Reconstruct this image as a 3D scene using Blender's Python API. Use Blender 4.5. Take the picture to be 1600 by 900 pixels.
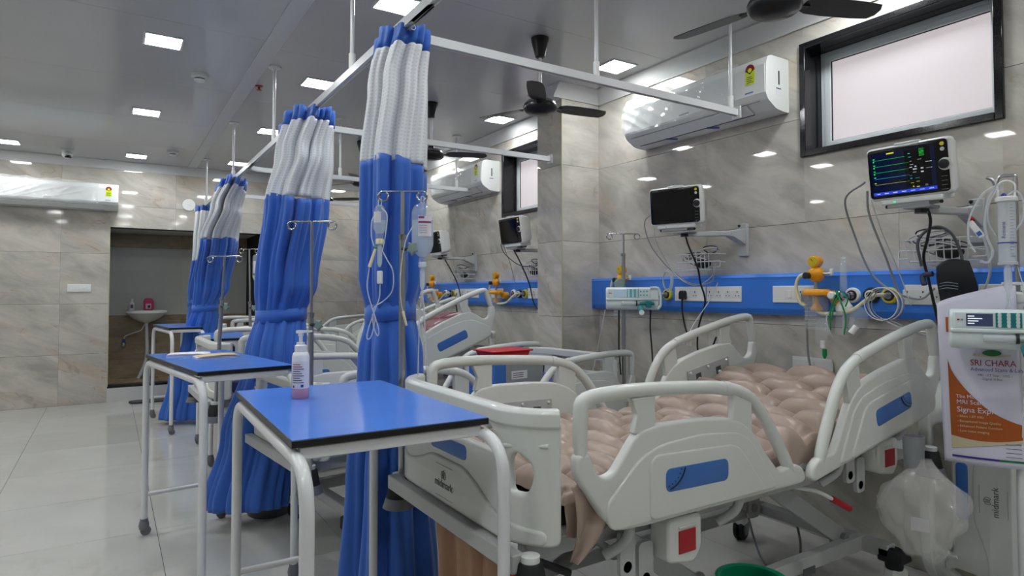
import bpy, bmesh, math, random
from mathutils import Vector, Matrix, Euler
random.seed(7)
for o in list(bpy.data.objects): bpy.data.objects.remove(o)
SC = bpy.context.scene
COL = SC.collection
R = math.radians
# ---------------------------------------------------------------- camera, light, exposure
cam = bpy.data.cameras.new('camera'); cam_o = bpy.data.objects.new('camera', cam); COL.objects.link(cam_o)
cam.sensor_width = 36; cam.lens = 985/1600*36; cam.shift_y = -21.5/1600; cam.clip_start = .02
cam_o.location = (0, 0, 1.344)
cam_o.rotation_euler = (R(90+1.6), 0, -math.atan(628/985))
SC.camera = cam_o
w = bpy.data.worlds.new('world'); SC.world = w; w.use_nodes = True
w.node_tree.nodes['Background'].inputs[0].default_value = (.75, .8, .9, 1)
w.node_tree.nodes['Background'].inputs[1].default_value = .6
SC.view_settings.view_transform = 'Standard'; SC.view_settings.look = 'None'
SC.view_settings.gamma = 1; SC.view_settings.use_curve_mapping = False
SC.view_settings.exposure = 0.0
LAMP = 72.0          # radiance of the ceiling panels
PANE = 0.66           # radiance of the frosted daylight panes
SC.cycles.max_bounces = 8; SC.cycles.diffuse_bounces = 4; SC.cycles.glossy_bounces = 4
SC.cycles.transmission_bounces = 6; SC.cycles.transparent_max_bounces = 16
SC.cycles.sample_clamp_indirect = 4; SC.cycles.caustics_reflective = False; SC.cycles.caustics_refractive = False
SC.cycles.use_denoising = True
W, YB, CZ = 3.32, 9.15, 2.95      # right wall x, back wall y, ceiling z

# ---------------------------------------------------------------- materials
def lin(h):
    h = h.lstrip('#'); c = [int(h[i:i+2], 16)/255 for i in (0, 2, 4)]
    return [(v/12.92 if v <= .04045 else ((v+.055)/1.055)**2.4) for v in c]+[1]
def inp(b, n, v):
    if n in b.inputs: b.inputs[n].default_value = v
M = {}
def mat(name, col, rough=.5, metal=0, spec=.5, var=.0, scale=30, bump=0, bscale=200, trans=0, alpha=1, ior=1.45, coat=0, emit=None, es=0, sheen=0):
    m = bpy.data.materials.new(name); m.use_nodes = True; nt = m.node_tree; b = nt.nodes['Principled BSDF']
    c = lin(col) if isinstance(col, str) else list(col)+[1]
    inp(b, 'Base Color', c); inp(b, 'Roughness', rough); inp(b, 'Metallic', metal); inp(b, 'Specular IOR Level', spec)
    inp(b, 'Transmission Weight', trans); inp(b, 'Alpha', alpha); inp(b, 'IOR', ior); inp(b, 'Coat Weight', coat); inp(b, 'Coat Roughness', .08); inp(b, 'Sheen Weight', sheen)
    if emit: inp(b, 'Emission Color', lin(emit)); inp(b, 'Emission Strength', es)
    if var or bump:
        tc = nt.nodes.new('ShaderNodeTexCoord')
        if var:
            n = nt.nodes.new('ShaderNodeTexNoise'); n.inputs['Scale'].default_value = scale; n.inputs['Detail'].default_value = 4
            nt.links.new(tc.outputs['Object'], n.inputs['Vector'])
            r = nt.nodes.new('ShaderNodeValToRGB')
            r.color_ramp.elements[0].position = .3; r.color_ramp.elements[1].position = .7
            r.color_ramp.elements[0].color = [v*(1-var) for v in c[:3]]+[1]; r.color_ramp.elements[1].color = [min(1, v*(1+var)) for v in c[:3]]+[1]
            nt.links.new(n.outputs['Fac'], r.inputs['Fac']); nt.links.new(r.outputs['Color'], b.inputs['Base Color'])
        if bump:
            n2 = nt.nodes.new('ShaderNodeTexNoise'); n2.inputs['Scale'].default_value = bscale; n2.inputs['Detail'].default_value = 3
            nt.links.new(tc.outputs['Object'], n2.inputs['Vector'])
            bp = nt.nodes.new('ShaderNodeBump'); bp.inputs['Strength'].default_value = bump; bp.inputs['Distance'].default_value = .004
            nt.links.new(n2.outputs['Fac'], bp.inputs['Height']); nt.links.new(bp.outputs['Normal'], b.inputs['Normal'])
    M[name] = m; return m
def stone(name, base, dark, warm, rough, ang, sc=1.0, amount=.6):
    """polished stone-look tile: cloudy noise, warm blotches and thin diagonal veins, in world coordinates"""
    m = bpy.data.materials.new(name); m.use_nodes = True; nt = m.node_tree; b = nt.nodes['Principled BSDF']; L = nt.links.new
    g = nt.nodes.new('ShaderNodeNewGeometry'); oi = nt.nodes.new('ShaderNodeObjectInfo')
    off = nt.nodes.new('ShaderNodeVectorMath'); off.operation = 'MULTIPLY_ADD'
    off.inputs[1].default_value = (7, 5, 9); L(oi.outputs['Random'], off.inputs[0]); L(g.outputs['Position'], off.inputs[2])
    m0 = nt.nodes.new('ShaderNodeMapping'); m0.inputs['Rotation'].default_value = ang; L(off.outputs[0], m0.inputs['Vector'])
    mp = nt.nodes.new('ShaderNodeMapping'); mp.inputs['Scale'].default_value = (1.2*sc, 1.2*sc, 3.4*sc); L(m0.outputs[0], mp.inputs['Vector'])
    n = nt.nodes.new('ShaderNodeTexNoise'); n.inputs['Scale'].default_value = 1.6; n.inputs['Detail'].default_value = 8; n.inputs['Roughness'].default_value = .6; n.inputs['Distortion'].default_value = .6
    L(mp.outputs[0], n.inputs['Vector'])
    r1 = nt.nodes.new('ShaderNodeValToRGB'); r1.color_ramp.elements[0].position = .3; r1.color_ramp.elements[0].color = lin(dark); r1.color_ramp.elements[1].position = .62; r1.color_ramp.elements[1].color = lin(base)
    L(n.outputs['Fac'], r1.inputs['Fac'])
    n2 = nt.nodes.new('ShaderNodeTexNoise'); n2.inputs['Scale'].default_value = .9; n2.inputs['Detail'].default_value = 6; n2.inputs['Distortion'].default_value = 1.4
    L(mp.outputs[0], n2.inputs['Vector'])
    r2 = nt.nodes.new('ShaderNodeValToRGB'); r2.color_ramp.elements[0].position = .56; r2.color_ramp.elements[0].color = (0, 0, 0, 1); r2.color_ramp.elements[1].position = .72; r2.color_ramp.elements[1].color = (amount,)*3+(1,)
    L(n2.outputs['Fac'], r2.inputs['Fac'])
    mx = nt.nodes.new('ShaderNodeMix'); mx.data_type = 'RGBA'; L(r2.outputs['Color'], mx.inputs[0]); L(r1.outputs['Color'], mx.inputs[6]); mx.inputs[7].default_value = lin(warm)
    n3 = nt.nodes.new('ShaderNodeTexNoise'); n3.inputs['Scale'].default_value = 1.1; n3.inputs['Detail'].default_value = 5; n3.inputs['Distortion'].default_value = .9
    L(mp.outputs[0], n3.inputs['Vector'])
    r3 = nt.nodes.new('ShaderNodeValToRGB'); e = r3.color_ramp.elements; e[0].position = .485; e[0].color = (0, 0, 0, 1); e[1].position = .515; e[1].color = (0, 0, 0, 1)
    k = e.new(.5); k.color = (amount*.75,)*3+(1,)
    L(n3.outputs['Fac'], r3.inputs['Fac'])
    mx2 = nt.nodes.new('ShaderNodeMix'); mx2.data_type = 'RGBA'; vm = nt.nodes.new('ShaderNodeMath'); vm.operation = 'MULTIPLY'; L(r3.outputs['Color'], vm.inputs[0]); r4 = nt.nodes.new('ShaderNodeMapRange'); r4.inputs[1].default_value = .52; r4.inputs[2].default_value = .62; L(n2.outputs['Fac'], r4.inputs[0]); L(r4.outputs[0], vm.inputs[1]); L(vm.outputs[0], mx2.inputs[0]); L(mx.outputs[2], mx2.inputs[6]); mx2.inputs[7].default_value = [v*.55 for v in lin(warm)[:3]]+[1]
    L(mx2.outputs[2], b.inputs['Base Color'])
    inp(b, 'Roughness', rough); inp(b, 'Specular IOR Level', .5)
    M[name] = m
stone('wall_tile', '#cdc9c0', '#a3a099', '#bfab93', .03, (R(-32), R(0), R(0)))
stone('back_tile', '#c4bfb6', '#a19d96', '#b8a58f', .05, (R(0), R(-22), R(0)))
stone('floor_tile', '#c4c4c0', '#b8b8b4', '#bdb9b0', .045, (0, 0, R(30)), .5, .3)
stone('wood_tile', '#9c8a6f', '#7b6a54', '#857457', .25, (0, 0, 0), 1.3, .5)
mat('backing', '#2b2927', .8)
mat('ceiling', '#c2c3c3', .17, spec=.6, var=.02, scale=2)
mat('ceiling_strip', '#cdcecf', .3)
mat('cove', '#cfd0cf', .35)
mat('paint_grey', '#b9bab4', .35, var=.05, scale=3)
mat('paint_white', '#c9cac8', .4)
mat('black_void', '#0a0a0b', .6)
mat('granite', '#19191c', .12, var=.4, scale=160)
mat('upvc', '#cfd6da', .35)
mat('upvc_film', '#b9c6cf', .2)
mat('pane', '#8f8b8e', .35, emit='#ded6d9', es=PANE)
mat('edge_trim', '#b5b58e', .4)
mat('white_plastic', '#d9dcda', .3, coat=.3)
mat('plate_white', '#e2e3e2', .3)
mat('bed_plastic', '#ced1cd', .33, coat=.2)
mat('bed_metal', '#b4b6b6', .4, spec=.4)
mat('bed_grey', '#8f9192', .45)
mat('yellowed', '#d2cfae', .33)
mat('white_paint_metal', '#d4d6d8', .28, coat=.4)
mat('blue_laminate', '#5686e0', .16, var=.03, scale=6)
mat('blue_panel', '#377ce0', .3, coat=.2)
mat('blue_inset', '#3a6cb4', .35)
mat('navy', '#232a4a', .5)
mat('black_rubber', '#17181a', .6)
mat('black_edge', '#121214', .35)
mat('black_gloss', '#08090b', .08)
mat('black_plastic', '#1b1c1f', .4)
mat('grey_plastic', '#7d8084', .5)
mat('dark_grey', '#4a4c50', .5)
mat('caster_grey', '#6d6f76', .5)
mat('chrome', '#b8babd', .16, metal=1)
mat('steel', '#b2b4b7', .3, metal=1)
mat('red', '#a30f1f', .35)
mat('red_dark', '#8a1622', .3)
mat('red_tray', '#c3141c', .3)
mat('orange', '#e39a12', .28, coat=.3)
mat('gauge_face', '#c9b21d', .3)
mat('cream_tube', '#d8d4ae', .4)
mat('yellow', '#d9c92a', .35)
mat('yellow_green', '#c6d628', .4)
mat('lime_fluid', '#d8ea10', .3)
mat('green', '#0c8a63', .35, coat=.3)
mat('green_strap', '#0f8a4d', .4)
mat('teal', '#1f7c80', .35)
mat('teal_keys', '#5fb1bd', .35)
mat('pump_white', '#d5e0e2', .3, coat=.3)
mat('screen_off', '#05070c', .06)
mat('bezel', '#0c0d0f', .14)
mat('screen_on', '#060a1c', .08, emit='#0a1436', es=.5)
def glow(n, c, s): mat(n, c, .5, emit=c, es=s)
glow('glow_green', '#28d84a', .7); glow('glow_cyan', '#2fc4cf', .6); glow('glow_yellow', '#d8d22a', .6)
glow('glow_white', '#e6ecf2', .7); glow('glow_blue', '#2340c8', .6); glow('lcd_blue', '#2a3450', .5); glow('lcd_grey', '#9fb2c6', .25); glow('led_green', '#22f08a', 2)
mat('beige_vinyl', '#a08d81', .34, spec=.55, var=.03, scale=8)
mat('beige_cloth', '#a98569', .45, var=.06, scale=10)
mat('navy_mattress', '#20275c', .45, bump=.2, bscale=40)
mat('purple', '#2b1f8a', .4)
mat('maroon', '#7a1030', .45)
mat('pink_white', '#cbb3bd', .5)
mat('paper', '#d9d6dc', .6)
mat('manila', '#c6b38e', .6)
mat('poster_white', '#d5d3e4', .4)
mat('poster_brown', '#a6541c', .4)
mat('poster_tan', '#c9bda0', .4)
mat('poster_purple', '#3a2c8c', .4)
mat('poster_green', '#17703c', .4)
mat('poster_red', '#8e1730', .4)
mat('poster_blue', '#2f3a9a', .4)
mat('ink', '#33363c', .5)
mat('logo_grey', '#4d5154', .4)
mat('pink_fluid', '#e3a5b7', .2, trans=.25)
mat('bottle_white', '#dfe2e6', .3)
mat('label_purple', '#7c2a6e', .4)
mat('label_green', '#2f8f52', .4)
mat('ceramic', '#d8d8d4', .12)
mat('pink_pack', '#c2386f', .35)
mat('bin_grey', '#5f6166', .45)
mat('star_yellow', '#d5dc1e', .4)
mat('tape_blue', '#274fa8', .4)
mat('cable_grey', '#8c8f93', .45)
mat('cable_white', '#c3c6c8', .4)
mat('cuff', '#11171d', .7)
mat('cuff_print', '#8f989e', .6)
mat('jaw_green', '#7f9189', .4)
mat('wire_white', '#d3d6d8', .25)
mat('lamp_frame', '#d8dadb', .4)
mat('lamp', '#ffffff', .5, emit='#f8fbfb', es=LAMP)
mat('fan_black', '#121215', .32)
mat('fan_ring', '#7d7f84', .2, metal=.7)
def clear(name, col, alpha, rough=.08):
    m = bpy.data.materials.new(name); m.use_nodes = True; nt = m.node_tree; b = nt.nodes['Principled BSDF']
    inp(b, 'Base Color', lin(col)); inp(b, 'Roughness', rough); inp(b, 'Alpha', alpha); inp(b, 'Specular IOR Level', .7); M[name] = m
clear('clear', '#d5dee4', .22); clear('clear_tube', '#dfe5ea', .5); clear('fluid', '#cfdcec', .45); clear('film', '#f2f4f6', .26, .05); clear('bag_film', '#dcdbd8', .22, .1); clear('shade_clear', '#cbd6de', .3)
# cloths with weave
def cloth(name, col, rough=.75):
    m = mat(name, col, rough, sheen=.25); nt = m.node_tree; b = nt.nodes['Principled BSDF']
    tc = nt.nodes.new('ShaderNodeTexCoord'); wv = nt.nodes.new('ShaderNodeTexNoise'); wv.inputs['Scale'].default_value = 500
    nt.links.new(tc.outputs['Object'], wv.inputs['Vector']); bp = nt.nodes.new('ShaderNodeBump'); bp.inputs['Strength'].default_value = .15; bp.inputs['Distance'].default_value = .001
    nt.links.new(wv.outputs['Fac'], bp.inputs['Height']); nt.links.new(bp.outputs['Normal'], b.inputs['Normal'])
cloth('curtain_blue', '#2c62bd', .6)
def net():
    m = bpy.data.materials.new('curtain_net'); m.use_nodes = True; nt = m.node_tree; b = nt.nodes['Principled BSDF']; L = nt.links.new
    inp(b, 'Base Color', lin('#e6e9ee')); inp(b, 'Roughness', .6)
    uv = nt.nodes.new('ShaderNodeUVMap'); sp = nt.nodes.new('ShaderNodeSeparateXYZ'); L(uv.outputs[0], sp.inputs[0])
    def wave(o):
        a = nt.nodes.new('ShaderNodeMath'); a.operation = 'FRACT'; L(o, a.inputs[0])
        c = nt.nodes.new('ShaderNodeMath'); c.operation = 'GREATER_THAN'; c.inputs[1].default_value = .42; L(a.outputs[0], c.inputs[0]); return c.outputs[0]
    mu = nt.nodes.new('ShaderNodeMath'); mu.operation = 'MULTIPLY'; L(wave(sp.outputs[0]), mu.inputs[0]); L(wave(sp.outputs[1]), mu.inputs[1])
    mr = nt.nodes.new('ShaderNodeMapRange'); mr.inputs[3].default_value = .93; mr.inputs[4].default_value = .80; L(mu.outputs[0], mr.inputs[0]); L(mr.outputs[0], b.inputs['Alpha'])
    M['curtain_net'] = m
net()
def mottled(name, c1, c2, scale):
    m = bpy.data.materials.new(name); m.use_nodes = True; nt = m.node_tree; b = nt.nodes['Principled BSDF']; L = nt.links.new
    tc = nt.nodes.new('ShaderNodeTexCoord'); v = nt.nodes.new('ShaderNodeTexVoronoi'); v.inputs['Scale'].default_value = scale; L(tc.outputs['Object'], v.inputs['Vector'])
    r = nt.nodes.new('ShaderNodeValToRGB'); r.color_ramp.interpolation = 'CONSTANT'; r.color_ramp.elements[0].color = lin(c1); r.color_ramp.elements[1].position = .88; r.color_ramp.elements[1].color = lin(c2)
    sp = nt.nodes.new('ShaderNodeSeparateColor'); L(v.outputs['Color'], sp.inputs[0]); L(sp.outputs[0], r.inputs['Fac']); L(r.outputs['Color'], b.inputs['Base Color']); inp(b, 'Roughness', .4); M[name] = m
mottled('maroon_print', '#5e0b24', '#b9a2aa', 18)

# ---------------------------------------------------------------- mesh helpers
def V(*a): return Vector(a)
def fillet(pts, r, n=6, closed=False):
    """round the corners of a polyline (2D or 3D); r a number or a list"""
    P = [Vector(p) for p in pts]; N = len(P); out = []
    for i, p in enumerate(P):
        rr = r[i] if isinstance(r, (list, tuple)) else r
        if (not closed and i in (0, N-1)) or rr <= 0: out.append(p); continue
        a, b = P[i-1]-p, P[(i+1) % N]-p; la, lb = a.length, b.length
        if la < 1e-9 or lb < 1e-9: continue
        t = min(rr, la*.48, lb*.48); A, B = p+a*(t/la), p+b*(t/lb)
        for k in range(n+1):
            u = k/n; out.append(A*(1-u)**2+p*2*u*(1-u)+B*u*u)
    return out
def smooth(pts, n=6, closed=False):
    """Catmull-Rom through the points"""
    P = [Vector(p) for p in pts]; N = len(P); out = []
    rng = range(N) if closed else range(N-1)
    for i in rng:
        p0 = P[i-1] if (i > 0 or closed) else P[0]*2-P[1]; p1 = P[i]; p2 = P[(i+1) % N]; p3 = P[(i+2) % N] if (i+2 < N or closed) else P[-1]*2-P[-2]
        for k in range(n):
            t = k/n; out.append(.5*((2*p1)+(p2-p0)*t+(2*p0-5*p1+4*p2-p3)*t*t+(3*p1-p0-3*p2+p3)*t**3))
    if not closed: out.append(P[-1])
    return out
class MB:
    def __init__(s): s.v = []; s.f = []; s.uv = None
    def add(s, v, f):
        o = len(s.v); s.v += [tuple(p) for p in v]; s.f += [tuple(i+o for i in q) for q in f]; return s
    def box(s, x0, x1, y0, y1, z0, z1):
        v = [(x, y, z) for z in (z0, z1) for y in (y0, y1) for x in (x0, x1)]
        return s.add(v, [(0, 2, 3, 1), (4, 5, 7, 6), (0, 1, 5, 4), (2, 6, 7, 3), (0, 4, 6, 2), (1, 3, 7, 5)])
    def cbox(s, c, d, rot=None):
        m = MB().box(-d[0]/2, d[0]/2, -d[1]/2, d[1]/2, -d[2]/2, d[2]/2)
        q = Euler(rot).to_matrix() if rot else Matrix.Identity(3)
        return s.add([q @ Vector(p)+Vector(c) for p in m.v], m.f)
    def bar(s, a, b, wd, th, up=(0, 0, 1)):
        a, b = Vector(a), Vector(b); d = (b-a).normalized(); u = Vector(up); x = d.cross(u)
        if x.length < 1e-4: x = d.cross(Vector((1, 0, 0)))
        x.normalize(); u = x.cross(d)
        v = []
        for p in (a, b):
            for i, j in ((-1, -1), (1, -1), (1, 1), (-1, 1)): v.append(p+x*(i*wd/2)+u*(j*th/2))
        return s.add(v, [(0, 1, 2, 3), (7, 6, 5, 4), (0, 4, 5, 1), (1, 5, 6, 2), (2, 6, 7, 3), (3, 7, 4, 0)])
    def tube(s, path, r, n=10, closed=False):
        P = [Vector(p) for p in path]; Q = [P[0]]
        for p in P[1:]:
            if (p-Q[-1]).length > 1e-6: Q.append(p)
        P = Q; N = len(P); v = []; f = []; nr = None
        for i, p in enumerate(P):
            if closed: t = P[(i+1) % N]-P[i-1]
            else: t = P[min(i+1, N-1)]-P[max(i-1, 0)]
            t.normalize()
            if nr is None:
                nr = t.cross(Vector((0, 0, 1)))
                if nr.length < .1: nr = t.cross(Vector((1, 0, 0)))
            nr = (nr-t*nr.dot(t)); nr.normalize(); bi = t.cross(nr); rr = r[i] if isinstance(r, (list, tuple)) else r
            for k in range(n):
                a = 2*math.pi*k/n; v.append(p+nr*(math.cos(a)*rr)+bi*(math.sin(a)*rr))
        for i in range(N if closed else N-1):
            j = (i+1) % N
            for k in range(n): f.append((i*n+k, i*n+(k+1) % n, j*n+(k+1) % n, j*n+k))
        if not closed: f.append(tuple(range(n-1, -1, -1))); f.append(tuple((N-1)*n+k for k in range(n)))
        return s.add(v, f)
    def lathe(s, prof, n=24, c=(0, 0, 0), axis='z', sx=1, sy=1, open_=False):
        v = []; f = []; N = len(prof)
        for r, z in prof:
            for k in range(n):
                a = 2*math.pi*k/n; p = (r*math.cos(a)*sx, r*math.sin(a)*sy, z)
                if axis == 'x': p = (p[2], p[0], p[1])
                if axis == 'y': p = (p[1], p[2], p[0])
                v.append((p[0]+c[0], p[1]+c[1], p[2]+c[2]))
        for i in range(N-1):
            for k in range(n): f.append((i*n+k, i*n+(k+1) % n, (i+1)*n+(k+1) % n, (i+1)*n+k))
        if not open_: f.append(tuple(range(n-1, -1, -1))); f.append(tuple((N-1)*n+k for k in range(n)))
        return s.add(v, f)
    def sphere(s, c, r, n=16, m=10):
        rx, ry, rz = r if isinstance(r, (tuple, list)) else (r, r, r)
        v = []; f = []
        for i in range(m+1):
            a = math.pi*(i/m)*.998+.001
            for k in range(n):
                b = 2*math.pi*k/n; v.append((c[0]+rx*math.sin(a)*math.cos(b), c[1]+ry*math.sin(a)*math.sin(b), c[2]-rz*math.cos(a)))
        for i in range(m):
            for k in range(n): f.append((i*n+k, i*n+(k+1) % n, (i+1)*n+(k+1) % n, (i+1)*n+k))
        return s.add(v, f)
    def prism(s, poly, a, b, plane='xz'):
        def mp(u, v, w):
            return {'xz': (u, w, v), 'yz': (w, u, v), 'xy': (u, v, w)}[plane]
        n = len(poly); v = [mp(p[0], p[1], a) for p in poly]+[mp(p[0], p[1], b) for p in poly]
        f = [tuple(range(n)), tuple(range(2*n-1, n-1, -1))]+[(i, i+n, (i+1) % n+n, (i+1) % n) for i in range(n)]
        return s.add(v, f)
    def grid(s, fn, nu, nv):
        v = [fn(i/nu, j/nv) for j in range(nv+1) for i in range(nu+1)]
        f = [(j*(nu+1)+i, j*(nu+1)+i+1, (j+1)*(nu+1)+i+1, (j+1)*(nu+1)+i) for j in range(nv) for i in range(nu)]
        return s.add(v, f)
    def mesh(s, name):
        me = bpy.data.meshes.new(name); me.from_pydata(s.v, [], s.f); me.validate(); me.update()
        bm = bmesh.new(); bm.from_mesh(me); bmesh.ops.recalc_face_normals(bm, faces=bm.faces); bm.to_mesh(me); bm.free()
        return me
    def build(s, name, m, parent=None, bev=0, seg=2, sm=40, loc=None, rot=None):
        return put(name, s.mesh(name), m, parent, bev, seg, sm, loc, rot)
def put(name, me, m, parent=None, bev=0, seg=2, sm=40, loc=None, rot=None):
    if not me.materials: me.materials.append(M[m])
    if sm and not me.get('sm'):
        for p in me.polygons: p.use_smooth = True
        me.set_sharp_from_angle(angle=R(sm)); me['sm'] = 1
    o = bpy.data.objects.new(name, me); COL.objects.link(o); o.parent = parent
    if loc: o.location = loc
    if rot: o.rotation_euler = rot
    if bev:
        b = o.modifiers.new('bevel', 'BEVEL'); b.width = bev; b.segments = seg; b.limit_method = 'ANGLE'; b.angle_limit = R(35); b.harden_normals = False
    return o
def plate_mesh(outer, holes=(), th=.02, bev=.004, res=2):
    """flat plate with holes and rounded edges in the XY plane, centred on z = 0"""
    cu = bpy.data.curves.new('plate', 'CURVE'); cu.dimensions = '2D'; cu.fill_mode = 'BOTH'
    for loop in [outer]+list(holes):
        sp = cu.splines.new('POLY'); sp.points.add(len(loop)-1)
        for p, q in zip(sp.points, loop): p.co = (q[0], q[1], 0, 1)
        sp.use_cyclic_u = True
    cu.extrude = max(th/2-bev, 0); cu.bevel_depth = bev; cu.bevel_resolution = res; cu.offset = -bev
    o = bpy.data.objects.new('plate', cu); COL.objects.link(o)
    dg = bpy.context.evaluated_depsgraph_get(); me = bpy.data.meshes.new_from_object(o.evaluated_get(dg))
    bpy.data.objects.remove(o); bpy.data.curves.remove(cu); me.materials.clear()
    bm = bmesh.new(); bm.from_mesh(me); bmesh.ops.remove_doubles(bm, verts=bm.verts, dist=1e-5); bmesh.ops.recalc_face_normals(bm, faces=bm.faces); bm.to_mesh(me); bm.free()
    return me
def remap(me, fn):
    for v in me.vertices: v.co = fn(v.co)
    me.update()
    bm = bmesh.new(); bm.from_mesh(me); bmesh.ops.recalc_face_normals(bm, faces=bm.faces); bm.to_mesh(me); bm.free(); return me
def text(s, size, m, parent, loc, rot, name='lettering', align='CENTER', th=.0004, sx=1):
    cu = bpy.data.curves.new('text', 'FONT'); cu.body = s; cu.size = size; cu.align_x = align; cu.align_y = 'CENTER'; cu.extrude = th; cu.resolution_u = 2
    o = bpy.data.objects.new('text', cu); COL.objects.link(o); dg = bpy.context.evaluated_depsgraph_get()
    me = bpy.data.meshes.new_from_object(o.evaluated_get(dg)); bpy.data.objects.remove(o); bpy.data.curves.remove(cu); me.materials.clear()
    if sx != 1: remap(me, lambda c: Vector((c.x*sx, c.y, c.z)))
    return put(name, me, m, parent, sm=0, loc=loc, rot=rot)
FX = (R(90), 0, R(-90))     # writing that faces -x
FY = (R(90), 0, 0)          # writing that faces -y
def tag(o, label, cat, group=None):
    o['label'] = label; o['category'] = cat
    if group: o['group'] = group
    return o
def thing(name, label, cat, loc=(0, 0, 0), rz=0, group=None):
    o = bpy.data.objects.new(name, None); o.empty_display_size = .05; COL.objects.link(o); o.location = loc; o.rotation_euler = (0, 0, rz)
    return tag(o, label, cat, group)
def struct(o): o['kind'] = 'structure'; return o
def box(x0, x1, y0, y1, z0, z1): return MB().box(x0, x1, y0, y1, z0, z1)
def ring(c, r, n=14, plane='xz', a0=0, a1=360):
    out = []
    for k in range(n+1):
        a = R(a0+(a1-a0)*k/n); u, v = math.cos(a)*r, math.sin(a)*r
        out.append({'xz': (c[0]+u, c[1], c[2]+v), 'yz': (c[0], c[1]+u, c[2]+v), 'xy': (c[0]+u, c[1]+v, c[2])}[plane])
    return out
# ---------------------------------------------------------------- the setting
def subtract(rects, h):
    out = []
    for (a, b, c, d) in rects:
        if h[0] >= b or h[1] <= a or h[2] >= d or h[3] <= c: out.append((a, b, c, d)); continue
        if h[0] > a: out.append((a, h[0], c, d))
        if h[1] < b: out.append((h[1], b, c, d))
        m0, m1 = max(a, h[0]), min(b, h[1])
        if h[2] > c: out.append((m0, m1, c, h[2]))
        if h[3] < d: out.append((m0, m1, h[3], d))
    return out
TILE = {}
def tile_obj(du, dv, th, m, parent, loc, rot, name='tile'):
    k = (round(du, 3), round(dv, 3), m)
    if k not in TILE:
        me = MB().box(-du/2, du/2, 0, th, -dv/2, dv/2).mesh(name); TILE[k] = me
    return put(name, TILE[k], m, parent, sm=0, loc=loc, rot=rot)
def tiled(parent, u0, u1, us, v0, v1, vs, holes, m, place, gap=.0025, vgap=.0012, th=.008):
    U = [u0]+[u for u in us if u0+.02 < u < u1-.02]+[u1]; Z = [v0]+[v for v in vs if v0+.02 < v < v1-.02]+[v1]
    for a, b in zip(U, U[1:]):
        for c, d in zip(Z, Z[1:]):
            rs = [(a+vgap/2, b-vgap/2, c+gap/2, d-gap/2)]
            for h in holes: rs = subtract(rs, h)
            for r in rs:
                if r[1]-r[0] > .01 and r[3]-r[2] > .01:
                    l, q = place((r[0]+r[1])/2, (r[2]+r[3])/2); tile_obj(r[1]-r[0], r[3]-r[2], th, m, parent, l, q)
XL, YR = -4.6, -3.2
# floor
fl = struct(box(XL-.1, W+.1, YR-.1, YB+.1, -.12, -.009).build('floor', 'backing', sm=0))
xs = [.243+.84*k for k in range(-6, 5)]; ys = [4.12+.836*k for k in range(-9, 8)]
def floor_place(u, v): return (u, v, -.009), (R(-90), 0, 0)
U = [XL]+[u for u in xs if XL < u < W]+[W]; Y_ = [YR]+[v for v in ys if YR < v < YB]+[YB]
for a, b in zip(U, U[1:]):
    for c, d in zip(Y_, Y_[1:]):
        k = (round(b-a, 3), round(d-c, 3), 'fl')
        if k not in TILE: TILE[k] = MB().box(-(b-a)/2+.0014, (b-a)/2-.0014, -(d-c)/2+.0014, (d-c)/2-.0014, 0, .009).mesh('tile')
        put('tile', TILE[k], 'floor_tile', fl, sm=0, loc=((a+b)/2, (c+d)/2, -.009))
# walls: a backing slab in pieces around the openings, tiles in front of it
WIN1 = (1.17, 2.115, 2.12, 2.745); WIN2 = (4.42, 5.363, 2.10, 2.735); NICHE = (-.01, 1.735, .19, 2.14)
def slab(name, rects, fn):
    b = MB()
    for r in rects: b.box(*fn(r))
    return struct(b.build(name, 'backing', sm=0))
rs = [(YR, YB+.2, 0, CZ)]
for h in (WIN1, WIN2): rs = subtract(rs, h)
wr = slab('wall_right', rs, lambda r: (W+.008, W+.30, r[0], r[1], r[2], r[3]))
RV = [.56, 1.152, 1.739, 2.334]
# tile box spans y 0..th in its own frame; turned so that this axis becomes +x
tiled(wr, YR, YB, [-1.99+1.2*k for k in range(0, 10)], 0, CZ, RV, (WIN1, WIN2, (3.9, 4.23, 0, 3), (7.36, 7.69, 0, 3)), 'wall_tile', lambda u, v: ((W, u, v), (0, 0, R(-90))))
rs = subtract([(XL, W, 0, CZ)], NICHE)
wb = slab('wall_back', rs, lambda r: (r[0], r[1], YB+.008, YB+.2, r[2], r[3]))
tiled(wb, XL, W, [-4.1+1.2*k for k in range(7)], 0, CZ, [.6, 1.2, 1.808, 2.41], (NICHE,), 'back_tile', lambda u, v: ((u, YB, v), (0, 0, 0)))
wl = slab('wall_left', [(YR, YB, 0, CZ)], lambda r: (XL-.2, XL-.008, r[0], r[1], r[2], r[3]))
tiled(wl, YR, YB, [-2.2+1.2*k for k in range(10)], 0, CZ, [.6, 1.2, 1.808, 2.41], (), 'back_tile', lambda u, v: ((XL, u, v), (0, 0, R(90))))
wf = slab('wall_front', [(XL, W, 0, CZ)], lambda r: (r[0], r[1], YR-.2, YR-.008, r[2], r[3]))
tiled(wf, XL, W, [-4.1+1.2*k for k in range(7)], 0, CZ, [.6, 1.2, 1.808, 2.41], (), 'back_tile', lambda u, v: ((u, YR, v), (0, 0, R(180))))
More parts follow.
